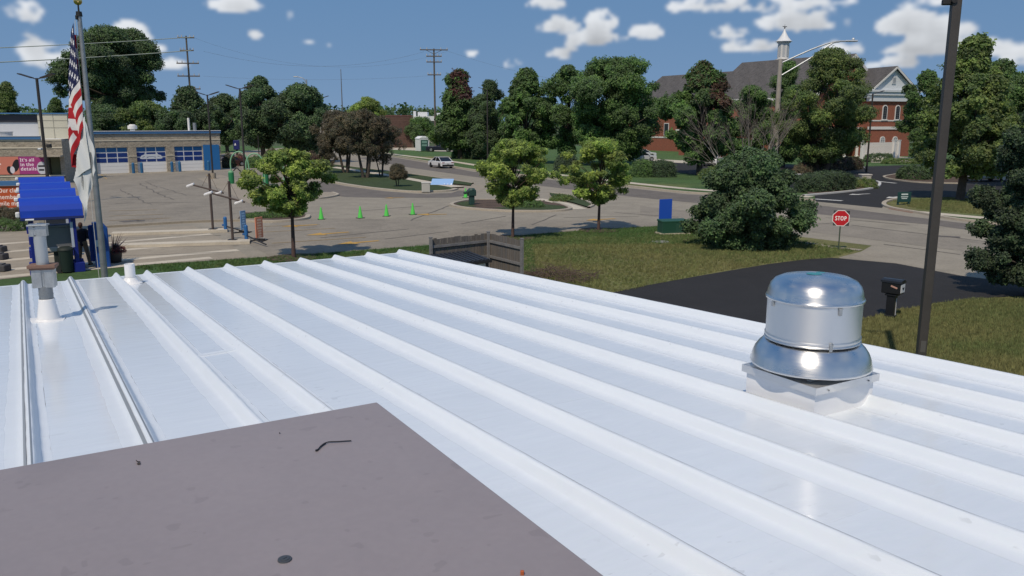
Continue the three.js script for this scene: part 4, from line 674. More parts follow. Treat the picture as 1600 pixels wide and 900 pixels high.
treeAt(541, 271, 176, 52, 236, 'bronze', { label: 'bronze leaved crabapple on the grass island, left of the pair', name: 'crabapple_tree', group: crab, prof: 'round', leaf: .30, clump: 'fine', n: 2400, lobes: 40, lobe: .24, rag: .8, trunk: .17, stems: 3, seed: 91 });
treeAt(572, 279, 174, 50, 238, 'bronze', { label: 'bronze leaved crabapple on the grass island, right of the pair', name: 'crabapple_tree', group: crab, prof: 'vase', leaf: .28, clump: 'fine', n: 2300, lobes: 40, lobe: .24, rag: .8, trunk: .18, stems: 3, seed: 93, paint: (p, R) => R() < .25 ? [.05, .075, .025] : null });
treeAt(596, 272, 204, 36, 252, 'bronze', { label: 'thin trailing bronze crabapple growth right of the pair', name: 'crabapple_tree', group: crab, prof: 'round', leaf: .22, clump: 'fine', n: 500, lobes: 20, lobe: .3, trunk: .08, stems: 3, seed: 95 }, 92);
treeAt(621, 293, 258, 17, 278, 'bronze', { label: 'small clipped round purple brown shrub tree on the grass island', name: 'topiary_shrub', cat: 'shrub', prof: 'mound', leaf: .16, clump: 'fine', n: 1500, lobes: 34, lobe: .3, trunk: .05, stems: 4, seed: 97 });
treeAt(576, 240, 153, 30, 200, 'lime', { label: 'sunlit yellow green tree standing behind the crabapples', name: 'small_tree', prof: 'oval', leaf: .5, clump: 'fine', n: 1300, lobes: 30, trunk: .25, seed: 99, flat: .6 }, 150);
treeAt(510, 262, 234, 22, 260, 'bronze', { label: 'low dark bronze shrub at the left end of the grass island', name: 'island_shrub', cat: 'shrub', prof: 'mound', leaf: .22, clump: 'fine', n: 900, lobes: 22, trunk: .06, stems: 3, seed: 101 });
const dm = 'dark trees behind the vacuum arches';
treeAt(412, 254, 124, 44, 226, 'blue', { label: 'dark maple behind the vacuum arches, left and taller of the pair', name: 'maple_tree', group: dm, prof: 'oval', leaf: .6, clump: 'coarse', n: 3200, lobes: 54, lobe: .25, trunk: .42, seed: 103 }, 128);
treeAt(474, 254, 135, 52, 232, 'blue', { label: 'dark broad maple behind the vacuum arches, right of the pair', name: 'maple_tree', group: dm, prof: 'round', leaf: .6, clump: 'coarse', n: 3600, lobes: 60, lobe: .24, trunk: .42, seed: 105 }, 126);
treeAt(356, 246, 150, 36, 222, 'dark', { label: 'dark tree beyond the right end of the car wash', name: 'maple_tree', group: dm, prof: 'oval', leaf: .65, clump: 'coarse', n: 2400, lobes: 44, trunk: .4, seed: 107 }, 172);
treeAt(300, 246, 140, 42, 236, 'dark', { label: 'dark tree behind the car wash roof, under the utility pole', name: 'maple_tree', group: dm, prof: 'oval', leaf: .7, clump: 'coarse', n: 2400, lobes: 44, trunk: .4, seed: 109 }, 150);
treeAt(238, 246, 163, 40, 236, 'warm', { label: 'lighter green bushy tree behind the car wash roof', name: 'small_tree', prof: 'round', leaf: .6, clump: 'fine', n: 1900, lobes: 36, trunk: .3, seed: 111 }, 142);
treeAt(278, 246, 176, 34, 236, 'dark', { label: 'low dark tree behind the white roof vent of the car wash', name: 'small_tree', prof: 'round', leaf: .6, clump: 'fine', n: 1400, lobes: 30, trunk: .3, seed: 112 }, 138);
treeAt(192, 246, 48, 76, 176, 'dark', { label: 'largest dark broad tree, standing behind the flagpole against the sky', name: 'oak_tree', prof: 'round', leaf: .85, clump: 'fine', n: 6200, lobes: 78, lobe: .23, trunk: .75, seed: 113, flat: .7 }, 165);
treeAt(168, 246, 168, 46, 236, 'dark', { label: 'dark undergrowth tree below the largest tree behind the flagpole', name: 'small_tree', prof: 'mound', leaf: .7, clump: 'fine', n: 1700, lobes: 34, trunk: .3, seed: 115 }, 150);
treeAt(96, 246, 154, 20, 226, 'mid', { label: 'small green tree seen just left of the striped flag', name: 'small_tree', prof: 'oval', leaf: .6, clump: 'fine', n: 900, lobes: 22, lobe: .34, trunk: .2, seed: 117 }, 160);
treeAt(22, 246, 130, 28, 214, 'warm', { label: 'olive green tree above the car wash at the far left', name: 'small_tree', prof: 'cone', leaf: .55, clump: 'fine', n: 1500, lobes: 34, trunk: .2, seed: 119 }, 150);
treeAt(-14, 246, 100, 20, 214, 'dark', { label: 'dark tree cut by the left edge of the picture', name: 'maple_tree', prof: 'oval', leaf: .7, clump: 'fine', n: 1300, lobes: 30, trunk: .3, seed: 121 }, 160);
treeAt(1548, 282, 96, 46, 236, 'mid', { label: 'green tree behind the tall maple at the right', name: 'maple_tree', prof: 'oval', leaf: .5, clump: 'fan', n: 2200, lobes: 40, trunk: .3, seed: 123 }, 105);

treeAt(1166, 284, 136, 44, 252, 'mid', { label: 'green tree directly behind the bare dead tree and big shrub', name: 'locust_tree', prof: 'oval', leaf: .46, clump: 'fine', n: 1800, lobes: 34, trunk: .25, seed: 127, flat: .6 }, 106);
{ // the dead tree: bare grey limbs
  const b = G(1168, 300), R = rng(8), g = thing('dead_tree', 'bare dead tree with spreading pale grey limbs rising behind the big round shrub', 'tree', b), k = -b.z / FPX, gs = [];
  const grow = (p, d, L, r, lv) => { const e = p.clone().addScaledVector(d, L); gs[lv > 3 ? 3 : lv].push(limb(p, e, r, r * .6, L * .14, R, 5)); if (lv >= 5) return; const n = lv === 0 ? 0 : 2 + (R() < .25 ? 1 : 0); for (let i = 0; i < n; i++) { const q = d.clone().add(V((R() - .5) * 1.15, (R() - .42) * .8, (R() - .5) * 1.15)).normalize(); grow(p.clone().lerp(e, .55 + .45 * R()), q, L * (.55 + .25 * R()), r * .62, lv + 1); } grow(e, d.clone().add(V((R() - .5) * .5, .05, (R() - .5) * .5)).normalize(), L * .72, r * .66, lv + 1); };
  for (let i = 0; i < 4; i++) gs.push([]);
  for (let i = 0; i < 5; i++) { const a = (i / 4 - .5) * 1.6; grow(V((R() - .5) * .5, 0, (R() - .5) * .5), V(Math.sin(a), Math.cos(a) * .75 + .25, (R() - .5) * .8).normalize(), 2.5 + 1.1 * R(), .05, 1); }
  part('trunk', [cyl(.3, .2, .7, 0, -.05, 0, 9)], mDead, g); part('limbs', gs[1], mDead, g); part('branches', [...gs[2]], mDead, g); part('twigs', gs[3], M([.17, .15, .135], { roughness: 1 }), g).userData.kind = 'stuff';
}
// clipped hedges and low planting: rounded bodies of small leaves
function hedge(name, label, cat, px0, row, px1, topRow, depth, pal, o = {}) {
  const a = G(px0, row), b = G(px1, o.row1 || row), d = b.clone().sub(a), L = d.length(), H = HT(a.clone().lerp(b, .5), topRow), R = rng(Math.round(px0 * 7 + row)), g = thing(name, label, cat, a.clone().lerp(b, .5), Math.atan2(-d.z, d.x), o.group), items = [], N = Math.round((o.n || 90) * (L * H + L * depth + depth * H)), c = GREEN[pal], e = o.e || 4;
  for (let i = 0; i < N; i++) {
    let u = R() * 2 - 1, v = R(), w = R() * 2 - 1; const m = Math.pow(Math.abs(u) ** e + Math.abs(v) ** e + Math.abs(w) ** e, 1 / e), q = (.80 + .22 * R()) / m; u *= q; v *= q; w *= q;
    const cc = o.paint && R() < o.paintShare ? o.paint[Math.floor(R() * o.paint.length)] : R() < .4 ? c[1] : c[0], k = .65 + .7 * R(), bump = 1 + (o.rough || .06) * (fbm(u * 2.5 + 9, w * 2.5 + v * 2 + 9, 64, 2, 17) - .5) * 4;
    items.push({ p: V(u * L / 2, v * H * bump, w * depth / 2), n: V(u * .8 + (R() - .5) * .8, .25 + v * .6 + (R() - .5) * .6, w * .8 + (R() - .5) * .8).normalize(), ry: R() * 6, s: (o.leaf || .16) * (.7 + .6 * R()), c: new THREE.Color(cc[0] * k, cc[1] * k, cc[2] * k) });
  }
  crownMesh(items, clumps.hedge, g, 'foliage');
  const st = []; for (let i = 0; i < Math.max(3, L * 1.2); i++) { const x = (R() - .5) * L * .7; st.push(limb(V(x, 0, 0), V(x + (R() - .5) * .4, H * .7, (R() - .5) * depth * .5), .035, .012, .1, R, 5)); } part('stems', st, mBark, g);
  return g;
}
hedge('clipped_hedge', 'long dark clipped hedge on the island in front of the church', 'hedge', 1252, 301, 1325, 269, 2.6, 'deep', { row1: 296, leaf: .20, n: 60 });
hedge('clipped_hedge', 'very dark rounded hedge block left of the tree with the rusty patch', 'hedge', 1012, 276, 1055, 251, 3, 'deep', { leaf: .22, n: 50, e: 3 });
hedge('clipped_hedge', 'mid green rounded hedge left of the very dark block', 'hedge', 985, 276, 1020, 249, 3, 'mid', { leaf: .22, n: 50, e: 2.6 });
hedge('shrub', 'big dark shrub mass behind the rightmost young tree', 'shrub', 866, 270, 902, 240, 4, 'deep', { leaf: .28, n: 40, e: 2.4 });
hedge('shrub', 'dark shrub beneath the maple at the centre of the row', 'shrub', 722, 248, 790, 226, 4, 'deep', { leaf: .3, n: 26, e: 2.4, rough: .12 });
hedge('shrub', 'green bush left of the centre maple shrubs, on the far verge', 'shrub', 706, 247, 728, 229, 2.5, 'mid', { leaf: .28, n: 30, e: 2.2 });
hedge('clipped_hedge', 'dark green hedge on the lot island left of the tall maple', 'hedge', 1402, 280, 1452, 259, 2.2, 'dark', { row1: 282, leaf: .22, n: 46, rough: .1 });
hedge('shrub', 'green bush behind the top left of the big round shrub', 'shrub', 1090, 280, 1165, 258, 3, 'warm', { leaf: .22, n: 36, e: 2.2, rough: .12 });
hedge('flower_planting', 'low yellow green planting beside the island hedge', 'plants', 1326, 294, 1371, 277, 1.6, 'warm', { leaf: .16, n: 70, e: 2, rough: .2, paint: [[.25, .25, .06], [.3, .3, .2]], paintShare: .12 });
hedge('flower_planting', 'reddish shrubs along the kerb below the feathery tree', 'plants', 1240, 273, 1345, 246, 2.4, 'bronze', { row1: 263, leaf: .26, n: 34, e: 2.4, rough: .2, paint: [[.05, .08, .03], [.10, .03, .03]], paintShare: .4 });
hedge('low_hedge', 'low green hedge in front of the white picket fence', 'hedge', 1350, 253, 1395, 240, 1.6, 'dark', { leaf: .2, n: 40 });
hedge('low_hedge', 'low yellow green hedge along the far edge of the church lot', 'hedge', 1378, 256, 1440, 248, 1.6, 'warm', { leaf: .2, n: 40 });
hedge('bed_shrubs', 'clipped low green shrubs on the planting bed behind the leftmost young tree', 'shrub', 378, 343, 470, 331, 1.3, 'mid', { row1: 340, leaf: .10, n: 150, e: 3, rough: .15 });
hedge('bed_shrubs', 'dark purple shrubs under the orange banner at the far left', 'shrub', -20, 346, 40, 324, 1.5, 'bronze', { leaf: .12, n: 130, e: 2.6, rough: .2 });
hedge('bed_shrubs', 'green flowering plants along the kerb at the far left', 'plants', -24, 360, 44, 342, 1.2, 'mid', { leaf: .09, n: 170, e: 2.6, rough: .2, paint: [[.45, .42, .34], [.22, .16, .05]], paintShare: .05 });
hedge('island_plants', 'bushy low plants on the mulch under the middle young tree', 'plants', 806, 325, 852, 312, 1.5, 'mid', { leaf: .12, n: 90, e: 2, rough: .2 });
hedge('island_plants', 'low yellow green plants on the wedge left of the rightmost young tree', 'plants', 858, 314, 898, 304, 1.4, 'warm', { leaf: .14, n: 80, e: 2, rough: .25 });
hedge('flower_planting', 'reddish brown and green planting beyond the right end of the car wash', 'plants', 350, 262, 366, 240, 2.5, 'bronze', { leaf: .26, n: 50, e: 2, rough: .2, paint: [[.05, .09, .03]], paintShare: .4 });
hedge('shrub', 'green clipped shrubs behind the vacuum arches', 'shrub', 384, 262, 424, 244, 3, 'mid', { leaf: .24, n: 40, e: 2.6, rough: .1 });
hedge('flower_planting', 'pink flowering bush behind the first vacuum arch', 'plants', 366, 258, 386, 241, 2, 'warm', { leaf: .24, n: 50, e: 2, rough: .2, paint: [[.30, .08, .10]], paintShare: .6 });
hedge('shrub', 'brown shrub behind the gap of the vacuum arches', 'shrub', 413, 256, 440, 232, 3, 'bronze', { leaf: .26, n: 40, e: 2.2, rough: .1 });
hedge('shrub', 'reddish brown shrubs left of the crabapples', 'shrub', 474, 262, 505, 238, 3, 'bronze', { leaf: .24, n: 40, e: 2.2, rough: .15, paint: [[.12, .05, .035]], paintShare: .4 });
hedge('tall_grass', 'olive growth at the foot of the far brick wall', 'plants', 600, 229, 650, 216, 3, 'warm', { leaf: .3, n: 16, e: 3 });
// the wooded skyline far off
{
  const R = rng(3), items = []; for (let i = 0; i < 2600; i++) { const az = (R() - .5) * 1.5, F = 430 + 120 * R(), x = Math.tan(az) * F, hh = 11 + 5 * fbm(az * 40 + 60, F / 100, 256, 3, 4), y = hh * Math.sqrt(R()), c = R() < .3 ? GREEN.mid[0] : GREEN.dark[0], k = .8 + .6 * R(); items.push({ p: V(x, y, -F), rx: R() * 3, ry: R() * 6, rz: R() * 3, s: 2.6 + 1.6 * R(), c: new THREE.Color(c[0] * k, c[1] * k, c[2] * k) }); }
  const o = crownMesh(items, clumps.hedge, null, 'distant_woods'); scene.add(o); o.userData = { kind: 'stuff' }; tag(o, 'dark wooded skyline far beyond the road', 'woods');
}
// short grass on the near lawn, so that it is not a flat sheet
{
  const R = rng(12), pos = []; for (let i = 0; i < 7; i++) { const a = R() * 6.28, x = (R() - .5) * .10, z = (R() - .5) * .10, h = .035 + .05 * R(), w = .006, lx = (R() - .5) * .05, lz = (R() - .5) * .05; pos.push(x - w * Math.cos(a), 0, z - w * Math.sin(a), x + w * Math.cos(a), 0, z + w * Math.sin(a), x + lx, h, z + lz); }
  const g = new THREE.BufferGeometry(); g.setAttribute('position', new THREE.Float32BufferAttribute(pos, 3)); g.computeVertexNormals();
  const poly = (pts, q) => { let c = false; for (let i = 0, j = pts.length - 1; i < pts.length; j = i++) { const a = pts[i], b = pts[j]; if ((a.z > q.z) !== (b.z > q.z) && q.x < (b.x - a.x) * (q.z - a.z) / (b.z - a.z) + a.x) c = !c; } return c; };
  const areas = [[[195, 418], [362, 406], [470, 399], [660, 385], [820, 368], [935, 359], [1075, 352], [1200, 367], [1340, 392], [1300, 402], [1200, 412], [1100, 429], [950, 460], [800, 470], [400, 440]], [[1345, 501], [1400, 487], [1510, 469], [1660, 467], [1700, 660], [1350, 600]], [[1395, 314], [1480, 309], [1640, 319], [1640, 342], [1500, 333], [1430, 326]]].map(a => a.map(q => G(q[0], q[1])));
  const spots = [], n = [70000, 45000, 16000]; areas.forEach((A, k) => { const x0 = Math.min(...A.map(p => p.x)), x1 = Math.max(...A.map(p => p.x)), z0 = Math.min(...A.map(p => p.z)), z1 = Math.max(...A.map(p => p.z)); for (let i = 0; i < n[k]; i++) { const q = V(mix(x0, x1, R()), 0, mix(z0, z1, R())); if (poly(A, q)) spots.push([q, k]); } });
  const o = new THREE.InstancedMesh(g, M([1, 1, 1], { roughness: .9, side: THREE.DoubleSide }), spots.length), d = new THREE.Object3D(), c = new THREE.Color();
  spots.forEach(([q, k], i) => { d.position.copy(q); d.rotation.y = R() * 6; d.scale.setScalar(.8 + .9 * R()); d.updateMatrix(); o.setMatrixAt(i, d.matrix); const dry = fbm(q.x / 3 + 400, q.z / 3 + 400, 4096, 3, 8) + (k ? .35 : q.z > -40 && q.x > 1 ? .22 : -.3) + (R() - .5) * .4, t = clamp(dry), v = .7 + .6 * R(); c.setRGB(mix(.058, .195, t) * v, mix(.135, .192, t) * v, mix(.034, .074, t) * v); o.setColorAt(i, c); });
  o.name = 'grass'; o.castShadow = o.receiveShadow = true; scene.add(o); o.userData = { kind: 'stuff' }; tag(o, 'short half dry lawn grass around the building', 'grass');
}
// ---------- the car wash ----------
const mStone = M(null, { map: tex(512, [3.2, 1.6], (u, v) => { const r = Math.floor(v * 8), off = (r % 2) * .5, cx = u * 8 + off, b = h2(Math.floor(cx) % 8, r, 301), jx = cx - Math.floor(cx), jy = v * 8 - r, j = (jx < .03 || jy < .06) ? .8 : 1, n = fbm(u * 24, v * 24, 24, 4, 303), k = (.70 + .24 * b + .5 * (n - .5)) * j; return lin([.46 * k, .41 * k, .33 * k]); }), roughness: .95, bumpMap: tex(512, [3.2, 1.6], (u, v) => fbm(u * 40, v * 40, 40, 4, 305), false), bumpScale: .05 });
const mBand = M([.62, .57, .46], { roughness: .85 }), mBlue = M([.02, .15, .40], { roughness: .45 }), mBlueTrim = M([.06, .17, .36], { roughness: .5 }), mCanopy = M([.012, .055, .46], { roughness: .38 }), mWhite = M([.78, .79, .80], { roughness: .5 });
const mRoofWhite = M([.66, .68, .70], { roughness: .7 });
const mGlassBlue = M([.015, .045, .22], { roughness: .12, metalness: .1 });
{
  const A = G(150, 272), B = G(350, 265), d = B.clone().sub(A), L = d.length(), ry = Math.atan2(-d.z, d.x), H = HT(A, 205.5);
  const w = thing('car_wash', 'tan stone car wash with blue roof edge and three blue and white garage doors', 'building', A, ry), q = px => { const p = G(px, mix(272, 265, (px - 150) / 200)); return w.worldToLocal(p).x; }; w.updateMatrixWorld(true);
  const yOf = (x, py) => { const p = w.localToWorld(V(x, 0, 0)); return HT(p, py); };
  const depth = 9, x0 = -3, doors = [[153, 203], [216, 262], [275, 319]].map(([a, b]) => [q(a), q(b)]), top = yOf(q(240), 229.3), xR = q(347);
  const segs = []; let x = x0; for (const [a, b] of doors) { segs.push([x, a]); x = b; } segs.push([x, xR]);
  part('wall', [...segs.map(([a, b]) => box(b - a, top, .4, (a + b) / 2, top / 2, -.2)), box(xR - x0, H - top - .3, .4, (x0 + xR) / 2, (H - .3 + top) / 2, -.2), box(.4, H - .3, depth, xR - .2, (H - .3) / 2, -depth / 2 - .4), box(xR - x0, H - .3, .3, (x0 + xR) / 2, (H - .3) / 2, -depth - .4)], mStone, w);
  const yb = yOf(q(240), 219); part('stone_band', [box(xR - x0 + .02, .12, .06, (x0 + xR) / 2, yb, .02)], mBand, w); for (const [a, b] of segs.slice(1)) for (const t of [.28, .58]) part('stone_band', box(b - a, .09, .05, (a + b) / 2, top * t + .2, .02), mBand, w);
  part('roof_edge', box(xR - x0 + .2, .30, .5, (x0 + xR) / 2, H - .15, -.1), mBlueTrim, w); part('roof_coping', box(xR - x0 + .24, .06, .6, (x0 + xR) / 2, H + .03, -.1), mWhite, w); part('roof', box(xR - x0 - .4, .1, depth, (x0 + xR) / 2, H - .4, -depth / 2 - .2), mRoofWhite, w);
  doors.forEach(([a, b], i) => {
    const wd = b - a, g = part('garage_door', [box(wd, top, .06, (a + b) / 2, top / 2, -.26)], mWhite, w, i === 1 ? 'garage door with a white car outline printed on its panes' : undefined), split = top * .40;
    const rows = 3, cols = 3; for (let r = 0; r < rows; r++) for (let c = 0; c < cols; c++) { const pw = wd / cols, ph = (top - split) / rows; part('pane', box(pw - .12, ph - .12, .04, a + pw * (c + .5), split + ph * (r + .5), -.225), r === 2 ? M([.02, .14, .36], { roughness: .2 }) : mGlassBlue, g); }
    for (const t of [.13, .27]) part('panel_joint', box(wd, .02, .01, (a + b) / 2, top * t, -.228), M([.45, .46, .47]), g);
    if (i === 1) { const s = wd / 5.2, cx = (a + b) / 2, cy = split + .35, m = M([.62, .66, .72], { roughness: .5 }); const out = [[-2.0, -.1], [-1.75, .42], [-1.2, .62], [-.95, 1.15], [.95, 1.15], [1.2, .62], [1.75, .42], [2.0, -.1], [1.65, -.2], [-1.65, -.2]], hole = [[-.98, .66], [-.82, 1.0], [.82, 1.0], [.98, .66]], grin = [[-.85, -.02], [-.7, .26], [.7, .26], [.85, -.02], [.4, .08], [-.4, .08]], sh = new THREE.Shape(out.map(p => new THREE.Vector2(p[0] * s, p[1] * s))); for (const hl of [hole, grin, [[-1.62, .05], [-1.35, .3], [-1.1, .28], [-1.15, .08]], [[1.62, .05], [1.15, .08], [1.1, .28], [1.35, .3]]]) sh.holes.push(new THREE.Path(hl.map(p => new THREE.Vector2(p[0] * s, p[1] * s))));
      part('printed_car', new THREE.ExtrudeGeometry(sh, { depth: .01, bevelEnabled: false }).translate(cx, cy + .15, -.2), m, g); }
  });
  const bx = q(334); part('blue_panel', box(2.0, top + .12, .12, q(332), (top + .12) / 2, .06), mBlue, w);
  // roof vents
  part('roof_vent', [cyl(.28, .28, .4, q(224), H - .2, -3, 16), cyl(.55, .55, .42, q(224), H + .25, -3, 16), cyl(.42, .3, .14, q(224), H + .67, -3, 16)], M([.7, .7, .68], { roughness: .5 }), w); part('vent_pipe', cyl(.14, .14, 1.9, q(307), H - .3, -1.6, 10), M([.72, .72, .70]), w); part('chimney', cyl(.22, .22, 1.3, q(326), H - .3, -4, 10), mGalvDark, w);
  for (const px of [204.5, 217.5, 264.5, 276.5, 321]) { const p = w.localToWorld(V(q(px), 0, 1.2)), h = 1.1; const b = thing('bollard', `blue bollard in front of the car wash, ${px < 210 ? 'right of the first garage door' : px < 230 ? 'left of the printed garage door' : px < 270 ? 'right of the printed garage door' : px < 300 ? 'left of the third garage door' : 'right of the third garage door'}`, 'bollard', p, 0, 'bollards by the garage doors'); part('post', cyl(.17, .17, h, 0, 0, 0, 12), M([.02, .12, .27], { roughness: .5 }), b); part('cap', T(new THREE.SphereGeometry(.17, 12, 6, 0, 7, 0, 1.57), 0, h, 0), M([.03, .14, .3]), b); }

  // the wing with the banners, nearer and further left
  const W0 = G(-60, 289), W1 = G(103, 286), dw = W1.clone().sub(W0), LW = dw.length(), rw = Math.atan2(-dw.z, dw.x), HW = HT(W1, 213.5);
  const g = thing('car_wash_wing', 'left wing of the car wash with printed banners and a white flat roof', 'building', W1, rw), X = px => { const p = W0.clone().lerp(W1, (px + 60) / 163); return g.worldToLocal(p).x; }; g.updateMatrixWorld(true);
  const Y = (px, py) => HT(g.localToWorld(V(X(px), 0, 0)), py), rx = X(75), rt = Y(90, 243.5), rb = Y(90, 277);
  part('wall', [box(rx + LW, HW - .25, .4, (rx - LW) / 2, (HW - .25) / 2, -.2), box(-rx, HW - .25 - rt, .4, rx / 2, (HW - .25 + rt) / 2, -.2), box(-rx, rb, .4, rx / 2, rb / 2, -.2), box(.4, HW - .25, 6, -.2, (HW - .25) / 2, -3.4), box(.3, rt - rb, 2.2, rx - .15, (rt + rb) / 2, -1.5)], mStone, g);
  for (const py of [219, 231, 275]) part('stone_band', box(LW + .02, .12, .06, -LW / 2, Y(40, py), .02), mBand, g);
  part('green_panel', box(-rx - .4, rt - rb, .1, rx / 2, (rt + rb) / 2, -1.1), M([.155, .17, .09], { roughness: .7 }), g); part('sill', box(-rx, .12, .3, rx / 2, rb + .02, -.1), mDark, g); part('soffit', box(-rx + .6, .14, 1.3, rx / 2 - .3, rt + .0, .55), mStone, g);
  part('roof', box(LW, .1, 8.5, -LW / 2, HW - .32, -4.6), mRoofWhite, g); part('roof_edge', box(X(70) + LW, .3, .4, (X(70) - LW) / 2, HW - .1, -.05), mBlueTrim, g); part('roof_coping', box(X(70) + LW, .05, .5, (X(70) - LW) / 2, HW + .07, -.05), mWhite, g);
  part('rooftop_drum', [cyl(.55, .55, .7, X(8), HW - .3, -2.2, 16), cyl(.62, .62, .08, X(8), HW + .4, -2.2, 16)], M([.5, .51, .52], { roughness: .4, metalness: .5 }), g);
  const scr = Y(60, 177); part('roof_screen', [box(X(95) - X(45), scr - HW + .3, .2, (X(95) + X(45)) / 2, (scr + HW - .3) / 2, -6)], M([.55, .53, .43], { roughness: .8 }), g); part('screen_joint', [box(X(95) - X(45), .05, .02, (X(95) + X(45)) / 2, Y(60, 188), -5.89), box(X(95) - X(45), .05, .02, (X(95) + X(45)) / 2, Y(60, 200), -5.89), box(.05, scr - HW + .3, .02, X(71), (scr + HW - .3) / 2, -5.885)], M([.3, .29, .24]), g); part('screen_coping', box(X(97) - X(-60), .12, .4, (X(97) + X(-60)) / 2, scr + .05, -6), mBlueTrim, g);
  part('dark_screen', box(X(45) - X(-60), Y(20, 178) - Y(20, 191), .2, (X(45) + X(-60)) / 2, (Y(20, 178) + Y(20, 191)) / 2, -6.3), M([.03, .03, .04], { roughness: .4 }), g); part('clerestory_wall', box(X(45) - X(-60), Y(20, 191) - HW + .3, .2, (X(45) + X(-60)) / 2, (Y(20, 191) + HW - .3) / 2, -6.4), M([.55, .57, .6]), g);
  // printed banners
  const banner = (name, label, a, b, t, bo, draw, z = .08) => { const w0 = X(b) - X(a), h0 = Y((a + b) / 2, t) - Y((a + b) / 2, bo), m = M(null, { map: canvasTex(1024, Math.round(1024 * h0 / w0), draw), roughness: .6 }), gg = new THREE.PlaneGeometry(w0, h0); gg.userData.keepUv = true; const p = g.localToWorld(V((X(a) + X(b)) / 2, Y((a + b) / 2, (t + bo) / 2), z)), o = thing(name, label, 'banner', p, rw); part('sheet', gg, m, o); part('backing', box(w0 + .04, h0 + .04, .02, 0, 0, -.02), mDark, o); };
  banner('wall_banner', 'salmon printed wall banner with a black brush shape on the left of the car wash', -28, 32, 245, 273, (c, w, h) => { c.fillStyle = '#d07f6c'; c.fillRect(0, 0, w, h); c.fillStyle = '#17131c'; c.beginPath(); c.ellipse(w * .92, h * .5, w * .09, h * .36, .3, 0, 7); c.fill(); c.beginPath(); c.ellipse(w * .76, h * .76, w * .08, h * .24, -.3, 0, 7); c.fill(); c.fillStyle = '#d9d4dc'; c.beginPath(); c.ellipse(w * .82, h * .74, w * .06, h * .2, 0, 0, 7); c.fill(); c.fillStyle = '#f0dcd6'; c.fillRect(w * .40, h * .12, w * .12, h * .09); c.fillRect(w * .40, h * .36, w * .14, h * .09); c.fillRect(w * .40, h * .6, w * .10, h * .09); });
  banner('wall_banner', 'magenta printed wall banner reading It\'s all in the details with a car wheel print', 32.3, 74.5, 244.5, 272, (c, w, h) => { c.fillStyle = '#a23a7e'; c.fillRect(0, 0, w, h); c.fillStyle = '#f3e3ee'; c.font = `bold ${Math.round(h * .25)}px sans-serif`; c.fillText("It's all", w * .04, h * .28); c.fillText('in the', w * .04, h * .54); c.fillText('details.', w * .04, h * .79); c.fillStyle = '#c9cbd4'; c.beginPath(); c.ellipse(w * .84, h * .66, w * .19, h * .36, 0, 0, 7); c.fill(); c.fillStyle = '#20202a'; c.fillRect(w * .70, h * .50, w * .28, h * .10); c.fillRect(w * .72, h * .72, w * .2, h * .1); });
}
{
  // orange banner on a low frame near the pay lanes
  const a = G(-40, 343), b = G(38, 341), d = b.clone().sub(a), L = d.length(), p = thing('orange_banner', 'orange printed banner with white words and a blue top rail at the far left', 'banner', a.clone().lerp(b, .5), Math.atan2(-d.z, d.x)), c0 = p.position, t = HT(c0, 291), bo = HT(c0, 325);
  const gg = new THREE.PlaneGeometry(L, t - bo); gg.userData.keepUv = true; T(gg, 0, (t + bo) / 2, .05);
  part('sheet', gg, M(null, { map: canvasTex(1024, 420, (c, w, h) => { c.fillStyle = '#c0562c'; c.fillRect(0, 0, w, h); c.fillStyle = '#f6e8df'; c.textAlign = 'right'; c.font = 'bold 108px sans-serif'; ['Our club', 'members', 'smile more'].forEach((s, i) => c.fillText(s, w * .985 + (i === 2 ? 60 : 0), 124 + i * 126)); }), roughness: .6 }), p);
  part('top_rail', [box(L + .6, .28, .3, .3, t + .17, 0)], mBlueTrim, p); part('backing', box(L, t - bo, .04, 0, (t + bo) / 2, .015), mStone, p); part('post', box(.2, t, .2, L / 2 + .1, t / 2, 0), mWhite, p); part('post', box(.2, t, .2, -L / 2, t / 2, 0), mWhite, p);
}
